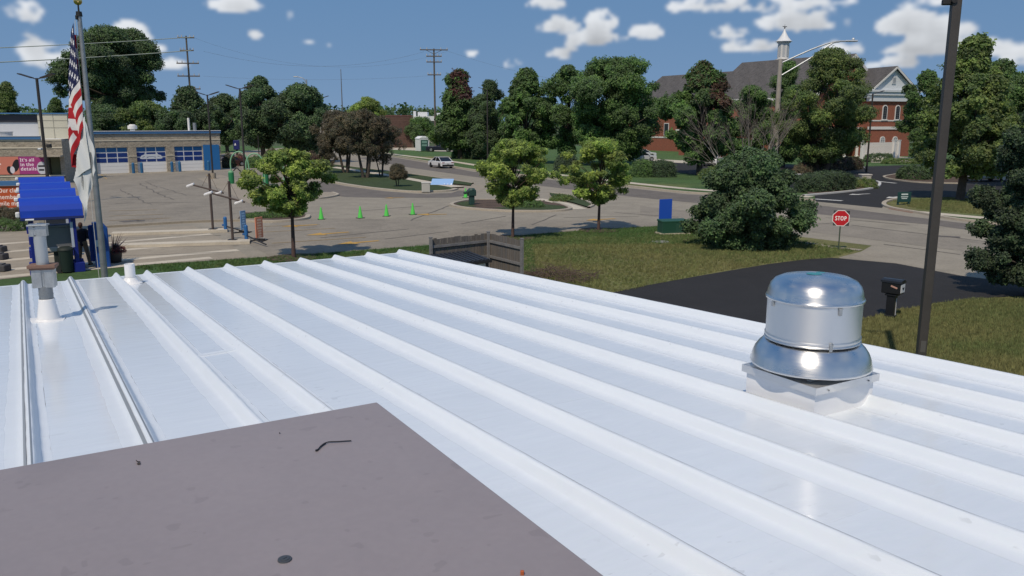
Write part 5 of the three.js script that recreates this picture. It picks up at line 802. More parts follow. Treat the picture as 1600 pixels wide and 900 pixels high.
// the blue pay canopies, one behind the other
{
  const spots = [[[30, 128, 338], 307, 'front blue canopy over the pay lane, the largest of the row'], [[35, 121, 0], 300, 'second blue canopy in the row, its back edge showing above the front one'], [[38, 113, 0], 292, 'third blue canopy in the row, behind the second'], [[40, 101, 0], 285, 'rearmost blue canopy in the row']];
  const c = G(84, 424); let base = null;
  spots.forEach(([[xa, xb]], i) => {
    const dist = -c.z + i * 4.1, hs = 2.55;
    const P = V(0, 0, 0), mid = i === 0 ? c.clone() : at0((xa + xb) / 2, 350, dist), w = 2.14;
    if (i === 0) {
      base = thing('pay_canopy', spots[0][2], 'canopy', mid.clone(), .52, 'blue canopies over the pay lanes');
      base.position.x = D(81.5, 338, -mid.z).x;
      const tp = HT(base.position, 306) , lo = HT(base.position, 338);
      const prof = []; for (let k = 0; k <= 10; k++) { const a = k / 10 * Math.PI; prof.push([Math.cos(a) * .68, lo + (tp - lo) * .96 * Math.sin(a) ** .8 * 1.0]); }
      const outer = prof.map(p => [p[0], p[1]]), inner = prof.map(p => [p[0] * .94, p[1] - .07]).reverse();
      part('roof_shell', extrude([...outer, ...inner], w).rotateY(Math.PI / 2), mCanopy, base);
      part('end_panel', [extrude(outer, .03).rotateY(Math.PI / 2).translate(w / 2 - .05, -.02, 0), extrude(outer, .03).rotateY(Math.PI / 2).translate(-w / 2 + .05, -.02, 0)], M([.02, .025, .05]), base);
      part('edge_trim', [box(w + .04, .09, .04, 0, lo, .68), box(w + .04, .09, .04, 0, lo, -.68)], M([.015, .03, .16]), base);
      for (const [x, z] of [[-w / 2 + .30, .42], [w / 2 - .36, .42], [w / 2 - .36, -.42], [-w / 2 + .30, -.42]]) part('post', [rbox(.15, lo + .1, .15, .02, x, lo / 2, z), rbox(.40, .38, .36, .02, x + (x > 0 ? .05 : 0), .19, z)], M([.010, .022, .22], { roughness: .4 }), base);
      part('lamp', rbox(.3, .06, .2, .02, -w / 2 + .3, lo - .02, .8), mWhite, base); for (const [h, z, k] of [[lo + .16, .5, .22], [tp - .1, .1, .16]]) part('side_lamp', rbox(.16, k, .16, .05, -w / 2 - .08, h, z), mWhite, base);
      part('post_notice', box(.1, 1.0, .02, w / 2 - .45, 1.5, .5), M([.45, .5, .6]), base);
    } else { const p = mid; p.x = D((xa + xb) / 2 - 1, 320, dist).x; copy(base, p, .52, spots[i][2]); }
  });
  // pay machines: grey cabinets in a row
  let m0; [[78, 426, 0], [75, 396, 1], [72, 371, 2]].forEach(([x, y, i]) => {
    const p = G(x + 20, y - 3), lab = ['nearest grey pay machine under the front blue canopy', 'second grey pay machine behind the nearest one', 'third grey pay machine, furthest under the canopies'][i];
    if (!m0) { m0 = thing('pay_machine', lab, 'pay machine', p, .5, 'grey pay machines'); const mg = M([.15, .16, .17], { roughness: .5 }); part('pedestal', rbox(.5, .95, .5, .03, 0, .5, 0), M([.02, .03, .03]), m0); part('cabinet', [rbox(.92, .80, .55, .04, .0, 1.38, 0), rbox(.96, .1, .6, .03, 0, 1.82, 0)], mg, m0); part('shelf', rbox(.8, .18, .62, .03, .02, .92, .02), M([.36, .36, .35]), m0); part('camera', [rbox(.34, .26, .34, .04, -.72, 1.25, .2), T(cyl(.09, .09, .1, 0, 0, 0, 12), -.72, 1.25, .36, Math.PI / 2)], M([.62, .63, .62]), m0); part('camera_stand', rbox(.3, 1.15, .3, .03, -.72, .57, .15), M([.34, .33, .27]), m0); part('lens', T(cyl(.06, .06, .02, 0, 0, 0, 12), -.72, 1.25, .47, Math.PI / 2), mDark, m0); }
    else copy(m0, p, .5, lab);
  });
  const kb = G(161, 417), k = thing('blue_kiosk', 'tall blue kiosk cabinet beside the standing person, behind the flagpole', 'kiosk', kb, .35), kh = HT(kb, 347); part('cabinet', [extrude([[-.26, 0], [.30, 0], [.30, kh * .86], [.1, kh], [-.26, kh]], .5, .03).rotateY(.1)], M([.012, .07, .30], { roughness: .4 }), k); part('display', box(.2, .26, .02, -.05, kh * .55, .28), M([.55, .6, .66]), k); part('side_panel', rbox(.16, kh * .8, .4, .03, -.36, kh * .52, -.30), M([.015, .05, .26]), k);
  const tb = G(106, 426), t = thing('trash_can', 'black wheeled trash can beside the front canopy post', 'trash can', tb, 0); part('can', [cyl(.22, .27, .86, 0, .05, 0, 16)], M([.012, .025, .02], { roughness: .5 }), t); part('lid', [lathe([[.29, .90], [.29, .96], [.2, 1.04], [.0, 1.06]], 16)], M([.012, .02, .018]), t); part('wheel', T(cyl(.09, .09, .06, 0, 0, 0, 14), -.22, .09, .16, Math.PI / 2), mDark, t);
  const pb = G(179, 410), pl = thing('flower_planter', 'dark planter with a spiky purple plant and red and yellow flowers right of the flagpole', 'planter', pb); part('pot', [lathe([[.0, .03], [.27, 0], [.34, .42], [.37, .45], [.33, .46], [.31, .40], [0, .38]], 20)], M([.045, .04, .04], { roughness: .6 }), pl);
  const R = rng(31), bl = []; for (let i = 0; i < 34; i++) { const a = R() * 6.28, e = .25 + R() * .95, L = .6 + .5 * R(), pts = [...Array(5)].map((_, j) => { const s = j / 4; return V(Math.cos(a) * Math.cos(e) * L * s, .42 + Math.sin(e) * L * s - .25 * s * s * (1.2 - e), Math.sin(a) * Math.cos(e) * L * s); }); const pos = [], w = .028; for (let j = 0; j < 4; j++) { const s0 = w * (1 - (j / 4) ** 2), s1 = w * (1 - ((j + 1) / 4) ** 2), nx = -Math.sin(a), nz = Math.cos(a), A = pts[j], B = pts[j + 1]; pos.push(A.x - nx * s0, A.y, A.z - nz * s0, A.x + nx * s0, A.y, A.z + nz * s0, B.x + nx * s1, B.y, B.z + nz * s1, A.x - nx * s0, A.y, A.z - nz * s0, B.x + nx * s1, B.y, B.z + nz * s1, B.x - nx * s1, B.y, B.z - nz * s1); } const g = new THREE.BufferGeometry(); g.setAttribute('position', new THREE.Float32BufferAttribute(pos, 3)); g.computeVertexNormals(); bl.push(g); }
  part('spiky_leaves', bl, M([.045, .025, .028], { roughness: .5, side: THREE.DoubleSide }), pl); const it = []; for (let i = 0; i < 260; i++) { const a = R() * 6.28, r = .1 + .38 * Math.sqrt(R()), cc = a < 1.3 || a > 5 ? [.16, .02, .025] : R() < .5 ? [.42, .40, .14] : [.05, .10, .03], v = .7 + .6 * R(); it.push({ p: V(Math.cos(a) * r, .42 + .28 * R() * (1.2 - r), Math.sin(a) * r), rx: R() * 3, ry: R() * 6, rz: 0, s: .06, c: new THREE.Color(cc[0] * v, cc[1] * v, cc[2] * v) }); } crownMesh(it, clumps.hedge, pl, 'flowers');
  // cars waiting or lane equipment in the shade at the far left edge
  for (const [y, nm] of [[394, 'rear'], [406, 'middle'], [424, 'front']]) { const b = G(-28, y), o = thing('lane_barrier', `low dark rubber lane block at the left edge of the picture, the ${nm} one`, 'lane block', b, .02, 'dark lane blocks'); part('block', rbox(1.5, .28, .5, .06, .3, .14, 0), M([.06, .06, .065], { roughness: .8 }), o); part('cap', rbox(1.2, .05, .3, .02, .3, .30, 0), M([.09, .09, .09]), o); }
}
// ---------- the brick church and the far buildings ----------
const brickTex = tex(512, [2.4, 1.2], (u, v) => { const r = Math.floor(v * 16), cx = u * 12 + (r % 2) * .5, b = h2(Math.floor(cx) % 12, r, 401), j = (cx - Math.floor(cx) < .06 || v * 16 - r < .14) ? 1.25 : 1, n = fbm(u * 20, v * 20, 20, 3, 402), k = (.8 + .35 * b + .3 * (n - .5)); return lin(j > 1 ? [.22, .13, .10] : [.27 * k, .085 * k, .048 * k]); });
const mBrick = M(null, { map: brickTex, roughness: .9 }), mTrim = M([.66, .66, .65], { roughness: .6 });
const mShingle = M(null, { map: tex(512, 4, (u, v) => { const r = Math.floor(v * 26), b = h2(Math.floor(u * 18 + (r % 2) * .5) % 18, r, 405), e = v * 26 - r < .14 ? .7 : 1, n = fbm(u * 9, v * 9, 9, 3, 406), k = (.75 + .35 * b + .4 * (n - .5)) * e; return lin([.105 * k, .10 * k, .10 * k]); }), roughness: .95 });
const mSiding = M(null, { map: tex(256, 1.2, (u, v) => { const k = (v * 6) % 1 < .12 ? .82 : 1; return lin([.62 * k, .66 * k, .70 * k]); }), roughness: .6 });
function roofGable(x0, x1, z0, z1, e, ridge, over, t = .25) {             // ridge along z
  const xm = (x0 + x1) / 2, gs = []; for (const s of [-1, 1]) { const dx = (x1 - x0) / 2 + over, drop = (ridge - e) / ((x1 - x0) / 2) * over, L = Math.hypot(dx, ridge - e + drop), a = Math.atan2(ridge - e + drop, dx); gs.push(box(L, t, z1 - z0, xm + s * dx / 2, (ridge + e - drop) / 2 + t * .5, (z0 + z1) / 2, 0, 0, -s * a)); } return gs;
}
const tri = (x0, x1, e, ridge, z, t) => T(extrude([[x0, e], [x1, e], [(x0 + x1) / 2, ridge]], t), 0, 0, z);
{
  const F = 154, c = at0(1323, 200, F), ap = HT(c, 86), TH = .56, g = thing('brick_church', 'large red brick church with grey shingle roofs, a white gable wing and a white cupola', 'church', c, TH); g.updateMatrixWorld(true);
  const hw = 10.1, e = ap - 7.2, Ld = 50;
  part('wall', [box(hw * 2, e, .5, 0, e / 2, -.25), box(.5, e, Ld, hw - .25, e / 2, -Ld / 2 - .5), box(.5, e, Ld, -hw + .25, e / 2, -Ld / 2 - .5), box(hw * 2, e, .5, 0, e / 2, -Ld - .6), tri(-hw, hw, e, ap - .2, -.25, .5)], mBrick, g);
  part('roof', roofGable(-hw, hw, -26, .7, e, ap, .7), mShingle, g); part('rear_roof', roofGable(-hw, hw, -Ld, -26.05, e - 1, ap - 1.6, .7), mShingle, g);
  const sl = Math.atan2(7.2, hw); for (const s of [-1, 1]) part('rake_board', box(Math.hypot(hw + .7, 7.2 * (hw + .7) / hw), .5, .12, s * (hw + .7) / 2, (ap + e) / 2 - .5 * .76, .78, 0, 0, -s * sl), mTrim, g);
  part('eave_board', [box(.3, .5, Ld, -hw - .6, e - .5, -Ld / 2), box(.3, .5, Ld, hw + .6, e - .5, -Ld / 2)], mTrim, g);
  // round window and side windows of the nave, mostly behind the trees
  for (let i = 0; i < 7; i++) { const w = part('window', [box(.14, 2.6, 1.5, -hw - .02, 4.6, -4 - i * 5.5)], mTrim, g); part('pane', box(.06, 2.3, 1.2, -hw - .09, 4.6, -4 - i * 5.5), M([.02, .025, .03], { roughness: .15 }), w); }
  part('stone_band', box(.1, .3, Ld, -hw - .04, 2.9, -Ld / 2), mTrim, g);
  part('low_wing', [box(14, 4.2, .4, -hw - 7, 2.1, -6), box(.4, 4.2, 12, -hw - 14, 2.1, -12)], mBrick, g); part('low_wing_roof', box(15, .5, 13, -hw - 7.2, 4.5, -12), mTrim, g); for (let i = 0; i < 3; i++) { const w = part('window', box(2.2, 2.2, .12, -hw - 2.5 - i * 4.5, 2.2, -5.78), mTrim, g); part('pane', box(1.9, 1.9, .06, -hw - 2.5 - i * 4.5, 2.2, -5.71), M([.05, .06, .07], { roughness: .15 }), w); }
  // white portico in front of the brick gable
  part('portico_roof', [box(11, .7, 4, -4, 4.6, 2.2), box(11.4, .25, 4.4, -4, 5.05, 2.2)], mTrim, g); for (const x of [-9, -5.5, -2, 1.2]) part('column', lathe([[.36, 0], [.36, .2], [.28, .25], [.24, 3.9], [.34, 4.0], [.34, 4.25]], 16, x, 0, 3.9), mTrim, g); for (const x of [-7, -3, 2.5]) { const w = part('door', box(1.7, 2.8, .12, x, 1.4, .04), mTrim, g); part('pane', box(1.2, 2.3, .06, x, 1.35, .11), M([.03, .035, .04], { roughness: .15 }), w); }
  // the white gabled wing
  const wc = at0(1390, 200, 150), wl = g.worldToLocal(wc.clone()), wr = -.20, wing = new THREE.Group(); wing.name = 'gable_wing'; wing.position.copy(wl); wing.rotation.y = wr; wing.updateMatrix();
  const P = wc, yA = HT(P, 105), yC = HT(P, 142), yB = HT(P, 158), hw2 = 4.9;
  const ws = (x0, x1, y0, y1) => box(x1 - x0, y1 - y0, .4, (x0 + x1) / 2, (y0 + y1) / 2, -.2);
  part('wall', [ws(-hw2, hw2, 0, yB), box(.4, yB, 14, hw2 - .2, yB / 2, -7.4), box(.4, yB, 14, -hw2 + .2, yB / 2, -7.4)], mBrick, wing);
  part('gable', [tri(-hw2 - .4, hw2 + .4, yC + .1, yA - .15, -.2, .4)], mSiding, wing); part('roof', roofGable(-hw2 - .4, hw2 + .4, -15, .55, yC + .1, yA, .5, .2), mShingle, wing);
  part('cornice', [box(hw2 * 2 + 2.2, .35, 1.5, 0, yC - .05, .1), box(hw2 * 2 + 1.7, .6, 1.2, 0, yC - .5, .05), box(hw2 * 2 + .9, yC - yB - .7, .8, 0, (yC + yB) / 2 - .4, .0), box(1.5, .35, 15, -hw2 - .5, yC - .05, -7), box(.9, 1.0, 15, -hw2 - .3, yC - .7, -7)], M([.60, .64, .68], { roughness: .6 }), wing);
  const sl2 = Math.atan2(yA - yC, hw2 + .4); for (const s of [-1, 1]) part('rake_board', box(Math.hypot(hw2 + .9, (yA - yC) * (hw2 + .9) / (hw2 + .4)), .3, .1, s * (hw2 + .9) / 2, (yA + yC) / 2 - .26, .6, 0, 0, -s * sl2), mTrim, wing);
  const vent = part('gable_vent', [extrude([[-.42, 0], [.42, 0], [.42, .9], [.3, 1.25], [0, 1.45], [-.3, 1.25], [-.42, .9]], .14).translate(0, HT(P, 131), .08)], M([.55, .58, .62]), wing); for (let i = 0; i < 5; i++) part('louvre', box(.6, .09, .06, 0, HT(P, 130.6) + .15 + i * .2, .17, 0, .5), M([.35, .37, .4]), vent);
  const arch = (w, h) => { const p = [[-w / 2, 0], [w / 2, 0], [w / 2, h - w / 2]]; for (let i = 1; i < 8; i++) { const a = i / 8 * Math.PI; p.push([Math.cos(a) * w / 2, h - w / 2 + Math.sin(a) * w / 2]); } p.push([-w / 2, h - w / 2]); return p; };
  for (const x of [-1.45, 1.45]) for (const [y0, h, lo] of [[HT(P, 187), HT(P, 164) - HT(P, 187), 0], [HT(P, 224), HT(P, 213) - HT(P, 224), 1]]) {
    const w = part('window', [T(extrude(arch(1.15, h), .16), x, y0, .02), box(1.5, .16, .25, x, y0 - .06, .06)], mTrim, wing); part('pane', T(extrude(arch(.82, h - .28), .06), x, y0 + .12, .10), lo ? M([.25, .28, .30], { roughness: .2 }) : M([.015, .018, .022], { roughness: .15 }), w);
    part('muntin', [box(.05, h - .4, .03, x, y0 + h / 2 - .1, .145), ...[...Array(lo ? 2 : 5)].map((_, i) => box(.8, .045, .03, x, y0 + .35 + i * (h - .6) / (lo ? 2 : 5), .147))], lo ? mTrim : M([.12, .12, .12]), w);
  }
  part('stone_band', [box(hw2 * 2 + .1, .22, .12, 0, HT(P, 188.5), .03), box(hw2 * 2 + .16, .50, .2, 0, HT(P, 200), .06)], mTrim, wing);
  wing.traverse(m => { if (m.isMesh) m.geometry = m.geometry.clone().applyMatrix4(wing.matrix); }); for (const m of [...wing.children]) g.add(m);
  // cupola on the ridge
  const cz = -13, cp = V(0, ap, cz), cw = g.localToWorld(cp.clone()), dist = -cw.z, cc = at0(1216.5, 200, 174), cl = g.worldToLocal(cc.clone()), y = py => HT(cc, py);
  const oct = (r0, r1, a, b) => T(new THREE.CylinderGeometry(r1, r0, b - a, 8), cl.x, (a + b) / 2, cl.z, 0, .39);
  const cu = part('cupola', [oct(1.45, 1.45, y(104), y(94)), oct(1.6, 1.6, y(94.5), y(92.5)), oct(1.15, 1.15, y(93), y(66)), oct(1.45, 1.35, y(67), y(64.6))], mTrim, g);
  for (let i = 0; i < 8; i++) { const a = i * Math.PI / 4 + .39 + Math.PI / 8; part('louvre_window', T(extrude(arch(.5, y(70) - y(89)), .06), cl.x + Math.sin(a) * 1.08, y(89), cl.z + Math.cos(a) * 1.08, 0, a), M([.42, .45, .48]), cu); }
  part('spire', [T(lathe([[1.75, y(65)], [1.5, y(64)], [.95, y(59)], [.55, y(54)], [.25, y(49)], [.06, y(45)]], 8), cl.x, 0, cl.z)], M([.72, .74, .76], { roughness: .4 }), g); part('weather_vane', [T(cyl(.05, .03, y(38) - y(45), 0, y(45), 0, 6), cl.x, 0, cl.z), T(new THREE.SphereGeometry(.16, 8, 6), cl.x, y(43.5), cl.z), box(1.3, .12, .06, cl.x, y(41.5), cl.z)], mDark, g);
  // white picket fence and gate posts in front of the wing
  const fa = G(1346, 248), fb = G(1402, 246), d = fb.clone().sub(fa), L = d.length(), f = thing('picket_fence', 'white picket fence in front of the brick church wing', 'fence', fa, Math.atan2(-d.z, d.x)), fh = HT(fa, 223), pk = []; for (let i = 0; i < L / .17; i++) pk.push(box(.10, fh, .04, i * .17, fh / 2, 0)); part('pickets', pk, mTrim, f).userData.kind = 'stuff'; part('rail', box(L, .14, .08, L / 2, fh * .3, -.05), mTrim, f); part('rail', box(L, .14, .08, L / 2, fh * .8, -.05), mTrim, f); for (const t of [0, .86, 1]) part('post', [rbox(.5, fh + .25, .5, .04, L * t, (fh + .25) / 2, .05), rbox(.62, .12, .62, .03, L * t, fh + .3, .05)], mTrim, f);
  for (const [x, y2, nm] of [[1269, 262, 'right'], [1255, 263, 'left']]) { const b = G(x, y2), o = thing('landscape_stone', `pale boulder under the feathery tree, the ${nm} one of two`, 'boulder', b), s = x > 1260 ? .75 : .5; part('stone', T(new THREE.DodecahedronGeometry(s, 1), 0, s * .7, 0), M([.42, .42, .42], { roughness: .9 }), o); }
  const pb = G(1351, 287), o = thing('stone_planter', 'pale stone block at the foot of the slim lamp pole by the hedge', 'planter', pb); part('block', rbox(.95, .85, .8, .08, 0, .42, 0), M(null, { map: grain([.42, .40, .36], .3, .1, 256, 1.5, 411), roughness: .9 }), o); part('coping', rbox(1.05, .12, .9, .04, 0, .88, 0), M([.48, .46, .42]), o);
}
{
  const b = at0(619, 240, 205), t = HT(b, 181.5), g = thing('brown_brick_building', 'plain brown brick building far off beyond the crabapples', 'building', b, .12); part('wall', [box(9, t, 14, -.5, t / 2, -7), box(6, t * .9, 10, -7, t * .45, -9)], M(null, { map: tex(256, [4, 2], (u, v) => { const r = Math.floor(v * 14), k = .8 + .3 * h2(Math.floor(u * 12 + (r % 2) * .5) % 12, r, 421) + ((r % 14) === 3 ? .3 : 0); return lin([.10 * k, .058 * k, .048 * k]); }), roughness: .9 }), g); part('coping', box(9.1, .3, 14.1, -.5, t + .1, -7), M([.12, .05, .045]), g); part('downpipe', box(.5, t, .5, 4.1, t / 2, .05), M([.11, .085, .07]), g); part('window', [box(1.2, 1.0, .1, 1.0, t * .55, .03), box(1.0, .8, .12, 1.0, t * .55, .035)], M([.06, .05, .05]), g);
  const c = at0(662, 240, 260), h = HT(c, 179), q = thing('white_building', 'low white flat roofed building far off between brick wall and maple', 'building', c, -.05); part('wall', box(14, h - 1.5, 10, 1, (h - 1.5) / 2, -5), M([.45, .42, .38]), q); part('roof_fascia', [box(17, 1.4, 13, 1.5, h - 1.2, -5), box(7, 1, 8, -6.5, h - 3.2, -3)], M([.66, .68, .70]), q); part('rooftop_unit', [box(3, 1.4, 3, -.5, h + .1, -4), box(2, 1.0, 2, 5, h, -3), box(.8, 1.8, .8, -3, h + .2, -3)], M([.62, .64, .66]), q); for (let i = 0; i < 3; i++) part('window', box(2.2, 1.8, .1, -3 + i * 4, h - 3.4, .06), M([.06, .08, .12], { roughness: .2 }), q);
  const e2 = at0(505, 240, 300), h3 = HT(e2, 174), q2 = thing('beige_building', 'pale rooftop box far off above the dark maples', 'building', e2, 0); part('wall', box(9, h3, 8, 1.5, h3 / 2, -4), M([.30, .27, .24]), q2); part('roof_edge', box(9.2, .5, 8.2, 1.5, h3 + .2, -4), M([.42, .42, .42]), q2);
}
// ---------- vehicles ----------
function car(name, label, base, ry, o) {
  const c = thing(name, label, 'car', base, ry), L = o.L, W = o.W, h = o.h, wr = o.wr || .33, paint = M(o.color, { physical: true, roughness: .35, clearcoat: .8, clearcoatRoughness: .1, metalness: .1 }), glass = M([.012, .014, .018], { roughness: .08 }), blk = M([.015, .015, .016], { roughness: .7 });
  const X = L / 2, b = o.belt, wx = X * .62, arch = (x) => [...Array(7)].map((_, i) => { const a = Math.PI * (1 - i / 6); return [x + Math.cos(a) * (wr + .06), .30 + Math.max(-.06, Math.sin(a) * (wr + .04))]; });
  part('body', [extrude([[-X, .34], [-X + .06, .24], ...arch(-wx), ...arch(wx), [X - .04, .24], [X, .36], [X - .02, b * .80], [X - .12, b * .92], ...(o.nose || []), [o.cab[3], b], [o.cab[0], b], ...(o.tail || []), [-X + .10, b * .97], [-X, b * .86]], W, .09, 3)], paint, c);
  const cab = o.cab, g = extrude([[cab[0], b - .03], [cab[3], b - .03], [cab[2], h - .03], [cab[1], h - .03]], W - .14, .04, 2), P = g.attributes.position; for (let i = 0; i < P.count; i++) { const t = clamp((P.getY(i) - b) / (h - b)); P.setZ(i, P.getZ(i) * (1 - .14 * t)); } g.computeVertexNormals();
  part('window', g, glass, c); const rw = (W - .14) * .86;
  part('roof', [rbox(cab[2] - cab[1] + .18, .05, rw + .02, .02, (cab[1] + cab[2]) / 2, h - .01, 0)], o.roofDark ? glass : paint, c);
  const pil = []; for (const s of [-1, 1]) { const zb = s * ((W - .14) / 2 - .01), zt = s * (rw / 2 - .005); for (const [x0, x1] of [[cab[0], cab[1]], [cab[3], cab[2]], [(cab[0] * .45 + cab[3] * .55), (cab[1] * .45 + cab[2] * .55)], ...(o.pillar ? [[o.pillar, o.pillar]] : [])]) pil.push(rod(V(x0, b - .04, zb), V(x1, h - .02, zt), .045, .04, 6)); } part('pillars', pil, paint, c);
  for (const x of [-wx, wx]) for (const s of [-1, 1]) { const w = part('wheel', T(cyl(wr, wr, .2, 0, 0, 0, 20), x, wr, s * (W / 2 - .0) - s * .02 + .0, Math.PI / 2).translate(0, 0, s > 0 ? -.18 : -.02 + .0), blk, c); part('rim', T(cyl(wr * .66, wr * .6, .02, 0, 0, 0, 14), x, wr, s * (W / 2 - .01), Math.PI / 2), M([.45, .46, .47], { metalness: .8, roughness: .35 }), w); }
  for (const s of [-1, 1]) { part('tail_lamp', rbox(.05, .14, .36, .02, -X + .02, b * .80, s * (W / 2 - .26)), M([.20, .012, .012], { roughness: .25 }), c); part('headlight', rbox(.06, .13, .34, .02, X - .05, b * .70, s * (W / 2 - .26)), M([.6, .62, .64], { roughness: .15 }), c); part('mirror', rbox(.14, .12, .16, .04, cab[3] - .35, b + .06, s * (W / 2 + .06)), paint, c); }
  part('bumper', [rbox(.08, .22, W - .2, .03, -X + .01, .40, 0), rbox(.08, .20, W - .2, .03, X - .01, .38, 0)], o.bumper || blk, c); part('licence_plate', box(.02, .13, .34, -X - .005, b * .66, 0), M([.5, .5, .52]), c);
  return c;
}
{
  const sed = { L: 4.7, W: 1.82, h: 1.45, belt: .93, cab: [-1.95, -.95, .35, 1.35], color: [.75, .76, .78] };
  const d = G(720, 266).sub(G(660, 251)); car('parked_sedan', 'white sedan with a dark rear window driving on the far lane at the centre', G(689, 262), 2.06, { ...sed, roofDark: false });
  car('pickup_truck', 'dark blue pickup truck half hidden behind the portable toilet', G(688, 237), -.1, { L: 5.8, W: 1.95, h: 1.85, belt: 1.15, cab: [-.6, -.35, 1.0, 1.5], color: [.010, .013, .03], wr: .42 });
  car('white_suv', 'white van with dark windows parked before the church, behind the big shrub', G(1114, 259), -2.0, { L: 4.9, W: 1.95, h: 1.95, belt: 1.15, cab: [-2.3, -2.05, .7, 1.5], color: [.72, .73, .75], wr: .36 });
  car('parked_car', 'pale silver car parked on the church lot behind the rightmost young tree', G(1001, 252), .3, { ...sed, color: [.55, .57, .6] });
  car('parked_car', 'second silver car parked further back left of the brick pier', G(1003, 246.5), .3, { ...sed, color: [.62, .64, .66] });
  car('parked_suv', 'grey car parked under the tall maple at the right, mostly hidden', G(1538, 283), .2, { L: 4.7, W: 1.9, h: 1.65, belt: 1.05, cab: [-2.1, -1.8, .4, 1.3], color: [.40, .41, .43] });
  car('parked_suv', 'silver car behind the dark hedge, partly covered by the bronze light pole', G(1462, 276), 1.4, { L: 4.7, W: 1.9, h: 1.65, belt: 1.05, cab: [-2.1, -1.8, .4, 1.3], color: [.30, .36, .40] });
  car('dark_car', 'dark car rear peeking out past the right corner of the car wash', G(358, 260), .9, { ...sed, color: [.06, .012, .012] });
}
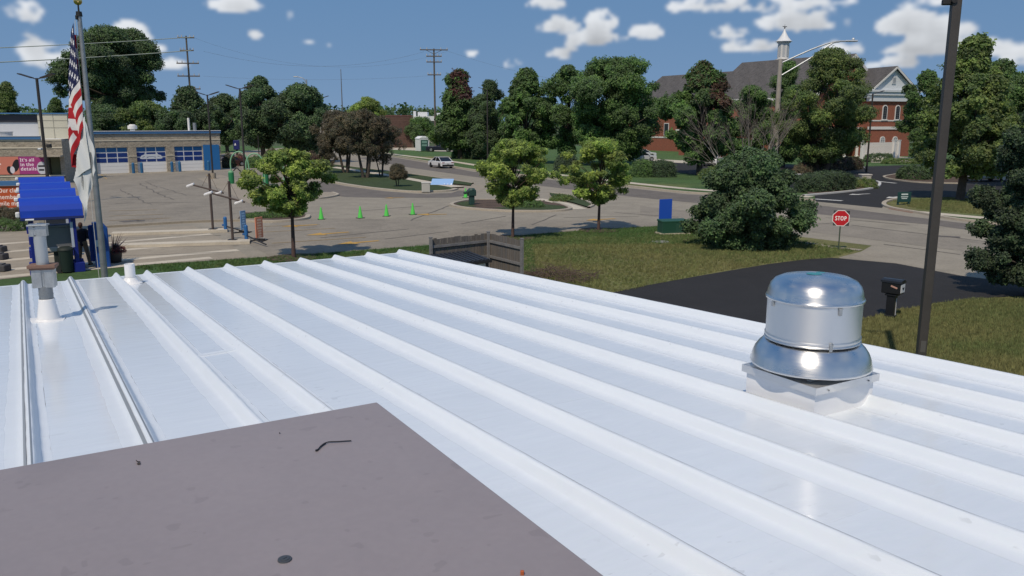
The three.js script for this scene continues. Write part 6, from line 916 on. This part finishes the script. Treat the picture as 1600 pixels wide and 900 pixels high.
// ---------- the person ----------
{
  const b = G(132, 414), H = 1.78, p = thing('person', 'person in navy top and khaki trousers standing back to us beside the blue canopy', 'person', b, .12);
  const smin = (a, c, k) => { const h = clamp(.5 + .5 * (c - a) / k); return mix(c, a, h) - k * h * (1 - h); };
  const solid = (bones, centre, half, cells, k) => {                       // tapered bones blended into one surface
    const mc = new MarchingCubes(cells, mDark, false, false, 60000), n = cells, f = mc.field; mc.isolation = 0;
    const B = bones.map(([a, c, r0, r1, sx = 1, sz = 1]) => ({ a: V(...a), d: V(...c).sub(V(...a)), r0, r1, sx, sz }));
    for (let z = 0, i = 0; z < n; z++) for (let y = 0; y < n; y++) for (let x = 0; x < n; x++, i++) {
      const px = centre[0] + ((x - n / 2) / (n / 2)) * half, py = centre[1] + ((y - n / 2) / (n / 2)) * half, pz = centre[2] + ((z - n / 2) / (n / 2)) * half; let s = 9;
      for (const q of B) { const ex = (px - q.a.x), ey = py - q.a.y, ez = pz - q.a.z, t = clamp((ex * q.d.x + ey * q.d.y + ez * q.d.z) / q.d.lengthSq()), dx = (ex - q.d.x * t) / q.sx, dy = ey - q.d.y * t, dz = (ez - q.d.z * t) / q.sz; s = smin(s, Math.sqrt(dx * dx + dy * dy + dz * dz) - mix(q.r0, q.r1, t), k); }
      f[i] = -s;
    }
    mc.update(); const g = new THREE.BufferGeometry(), c = mc.count; g.setAttribute('position', new THREE.BufferAttribute(mc.positionArray.slice(0, c * 3), 3)); g.setAttribute('normal', new THREE.BufferAttribute(mc.normalArray.slice(0, c * 3), 3));
    g.scale(half, half, half); g.translate(...centre); return g;
  };
  // facing away from us (towards -z); legs apart, forearms forward
  const hip = .93, sh = 1.46, arms = [[-1, [-.21, sh - .03, 0], [-.27, 1.17, .02], [-.20, 1.05, -.22]], [1, [.21, sh - .03, 0], [.27, 1.17, .03], [.24, 1.06, -.20]]];
  const legs = [[[-.09, hip, 0], [-.14, .50, -.02], [-.17, .09, .03]], [[.09, hip, 0], [.17, .50, -.02], [.24, .09, .02]]];
  const torso = [[[0, hip, 0], [0, 1.15, -.005], .125, .115, 1.25, .85], [[0, 1.15, -.005], [0, 1.38, 0], .12, .13, 1.35, .85], [[-.15, sh - .02, 0], [.15, sh - .02, 0], .075, .075]];
  const hands = []; for (const [s, , , w] of arms) { const d = V(w[0], w[1], w[2]); const c = [w[0] - s * .03, w[1] - .005, w[2] - .08]; hands.push([w, c, .026, .036, 1, 1]); for (let i = 0; i < 4; i++) { const x = c[0] - s * (.028 - i * .018), L = [.058, .068, .064, .05][i], m = [x, c[1] - .008, c[2] - .035 - L * .5], e = [x, c[1] - .045, c[2] - .03 - L * .72]; hands.push([[x, c[1], c[2] - .02], m, .0095, .009], [m, e, .009, .0078]); } hands.push([[c[0] - s * .03, c[1], c[2] + .02], [c[0] - s * .058, c[1] + .005, c[2] - .02], .012, .010], [[c[0] - s * .058, c[1] + .005, c[2] - .02], [c[0] - s * .055, c[1] - .01, c[2] - .05], .010, .008]); }
  const mSkin = M([.34, .19, .13], { roughness: .6 });
  const body = [...torso, [[0, 1.42, 0], [0, 1.56, -.01], .055, .05], ...legs.flatMap(l => [[l[0], l[1], .085, .058], [l[1], l[2], .056, .04]]), ...arms.flatMap(a => [[a[1], a[2], .048, .038], [a[2], a[3], .038, .027]])];
  const head = [[[0, 1.665, .012], [0, 1.69, -.005], .088, .088, .86, 1.0], [[0, 1.60, -.045], [0, 1.62, -.04], .056, .06], [[0, 1.655, -.092], [0, 1.630, -.108], .010, .016], [[-.078, 1.635, .005], [-.080, 1.665, .012], .012, .016, .6, 1], [[.078, 1.635, .005], [.080, 1.665, .012], .012, .016, .6, 1], [[-.022, 1.600, -.096], [.022, 1.600, -.096], .007, .007], [[0, 1.52, 0], [0, 1.60, 0], .05, .052]];
  part('body', [solid(body, [0, .86, 0], .98, 120, .035), solid(head, [0, 1.65, 0], .16, 72, .018), ...[0, 1].map(k => solid(hands.slice(k * 11, k * 11 + 11), [arms[k][3][0], 1.03, arms[k][3][2] - .08], .15, 76, .006))], mSkin, p);
  part('hair', [solid([[[0, 1.68, .022], [0, 1.705, .008], .093, .09, .9, 1.0], [[0, 1.62, .05], [0, 1.66, .045], .06, .07, 1, .8]], [0, 1.68, .02], .16, 56, .02)], M([.055, .022, .016], { roughness: .8 }), p);
  part('eyes', [-1, 1].map(s => T(new THREE.SphereGeometry(.011, 10, 8), s * .032, 1.655, -.083)), M([.05, .04, .04], { roughness: .2 }), p);
  part('shirt', [solid([[[0, .93, 0], [0, 1.15, -.005], .14, .135, 1.28, .95], [[0, 1.15, -.005], [0, 1.38, 0], .137, .145, 1.38, .92], [[-.16, sh - .02, 0], [.16, sh - .02, 0], .088, .088], [[0, 1.44, 0], [0, 1.50, 0], .07, .062], ...arms.flatMap(a => [[a[1], a[2], .066, .056], [a[2], [mix(a[2][0], a[3][0], .8), mix(a[2][1], a[3][1], .8), mix(a[2][2], a[3][2], .8)], .055, .042]])], [0, 1.2, -.03], .42, 84, .035)], M([.012, .013, .024], { roughness: .85 }), p);
  part('trousers', [solid([[[-.05, hip + .02, 0], [.05, hip + .02, 0], .135, .135, 1, .95], ...legs.flatMap(l => [[l[0], l[1], .108, .082], [l[1], [l[2][0], .07, l[2][2]], .080, .070]])], [0, .5, 0], .58, 96, .03)], M([.205, .155, .10], { roughness: .9 }), p);
  part('shoes', legs.flatMap(l => [rbox(.095, .075, .26, .03, l[2][0], .04, l[2][2] - .05, l[2][0] > 0 ? -.2 : .15), box(.10, .018, .27, l[2][0], .009, l[2][2] - .05, l[2][0] > 0 ? -.2 : .15)]), M([.03, .022, .018], { roughness: .6 }), p);
}
renderer.render(scene, camera);
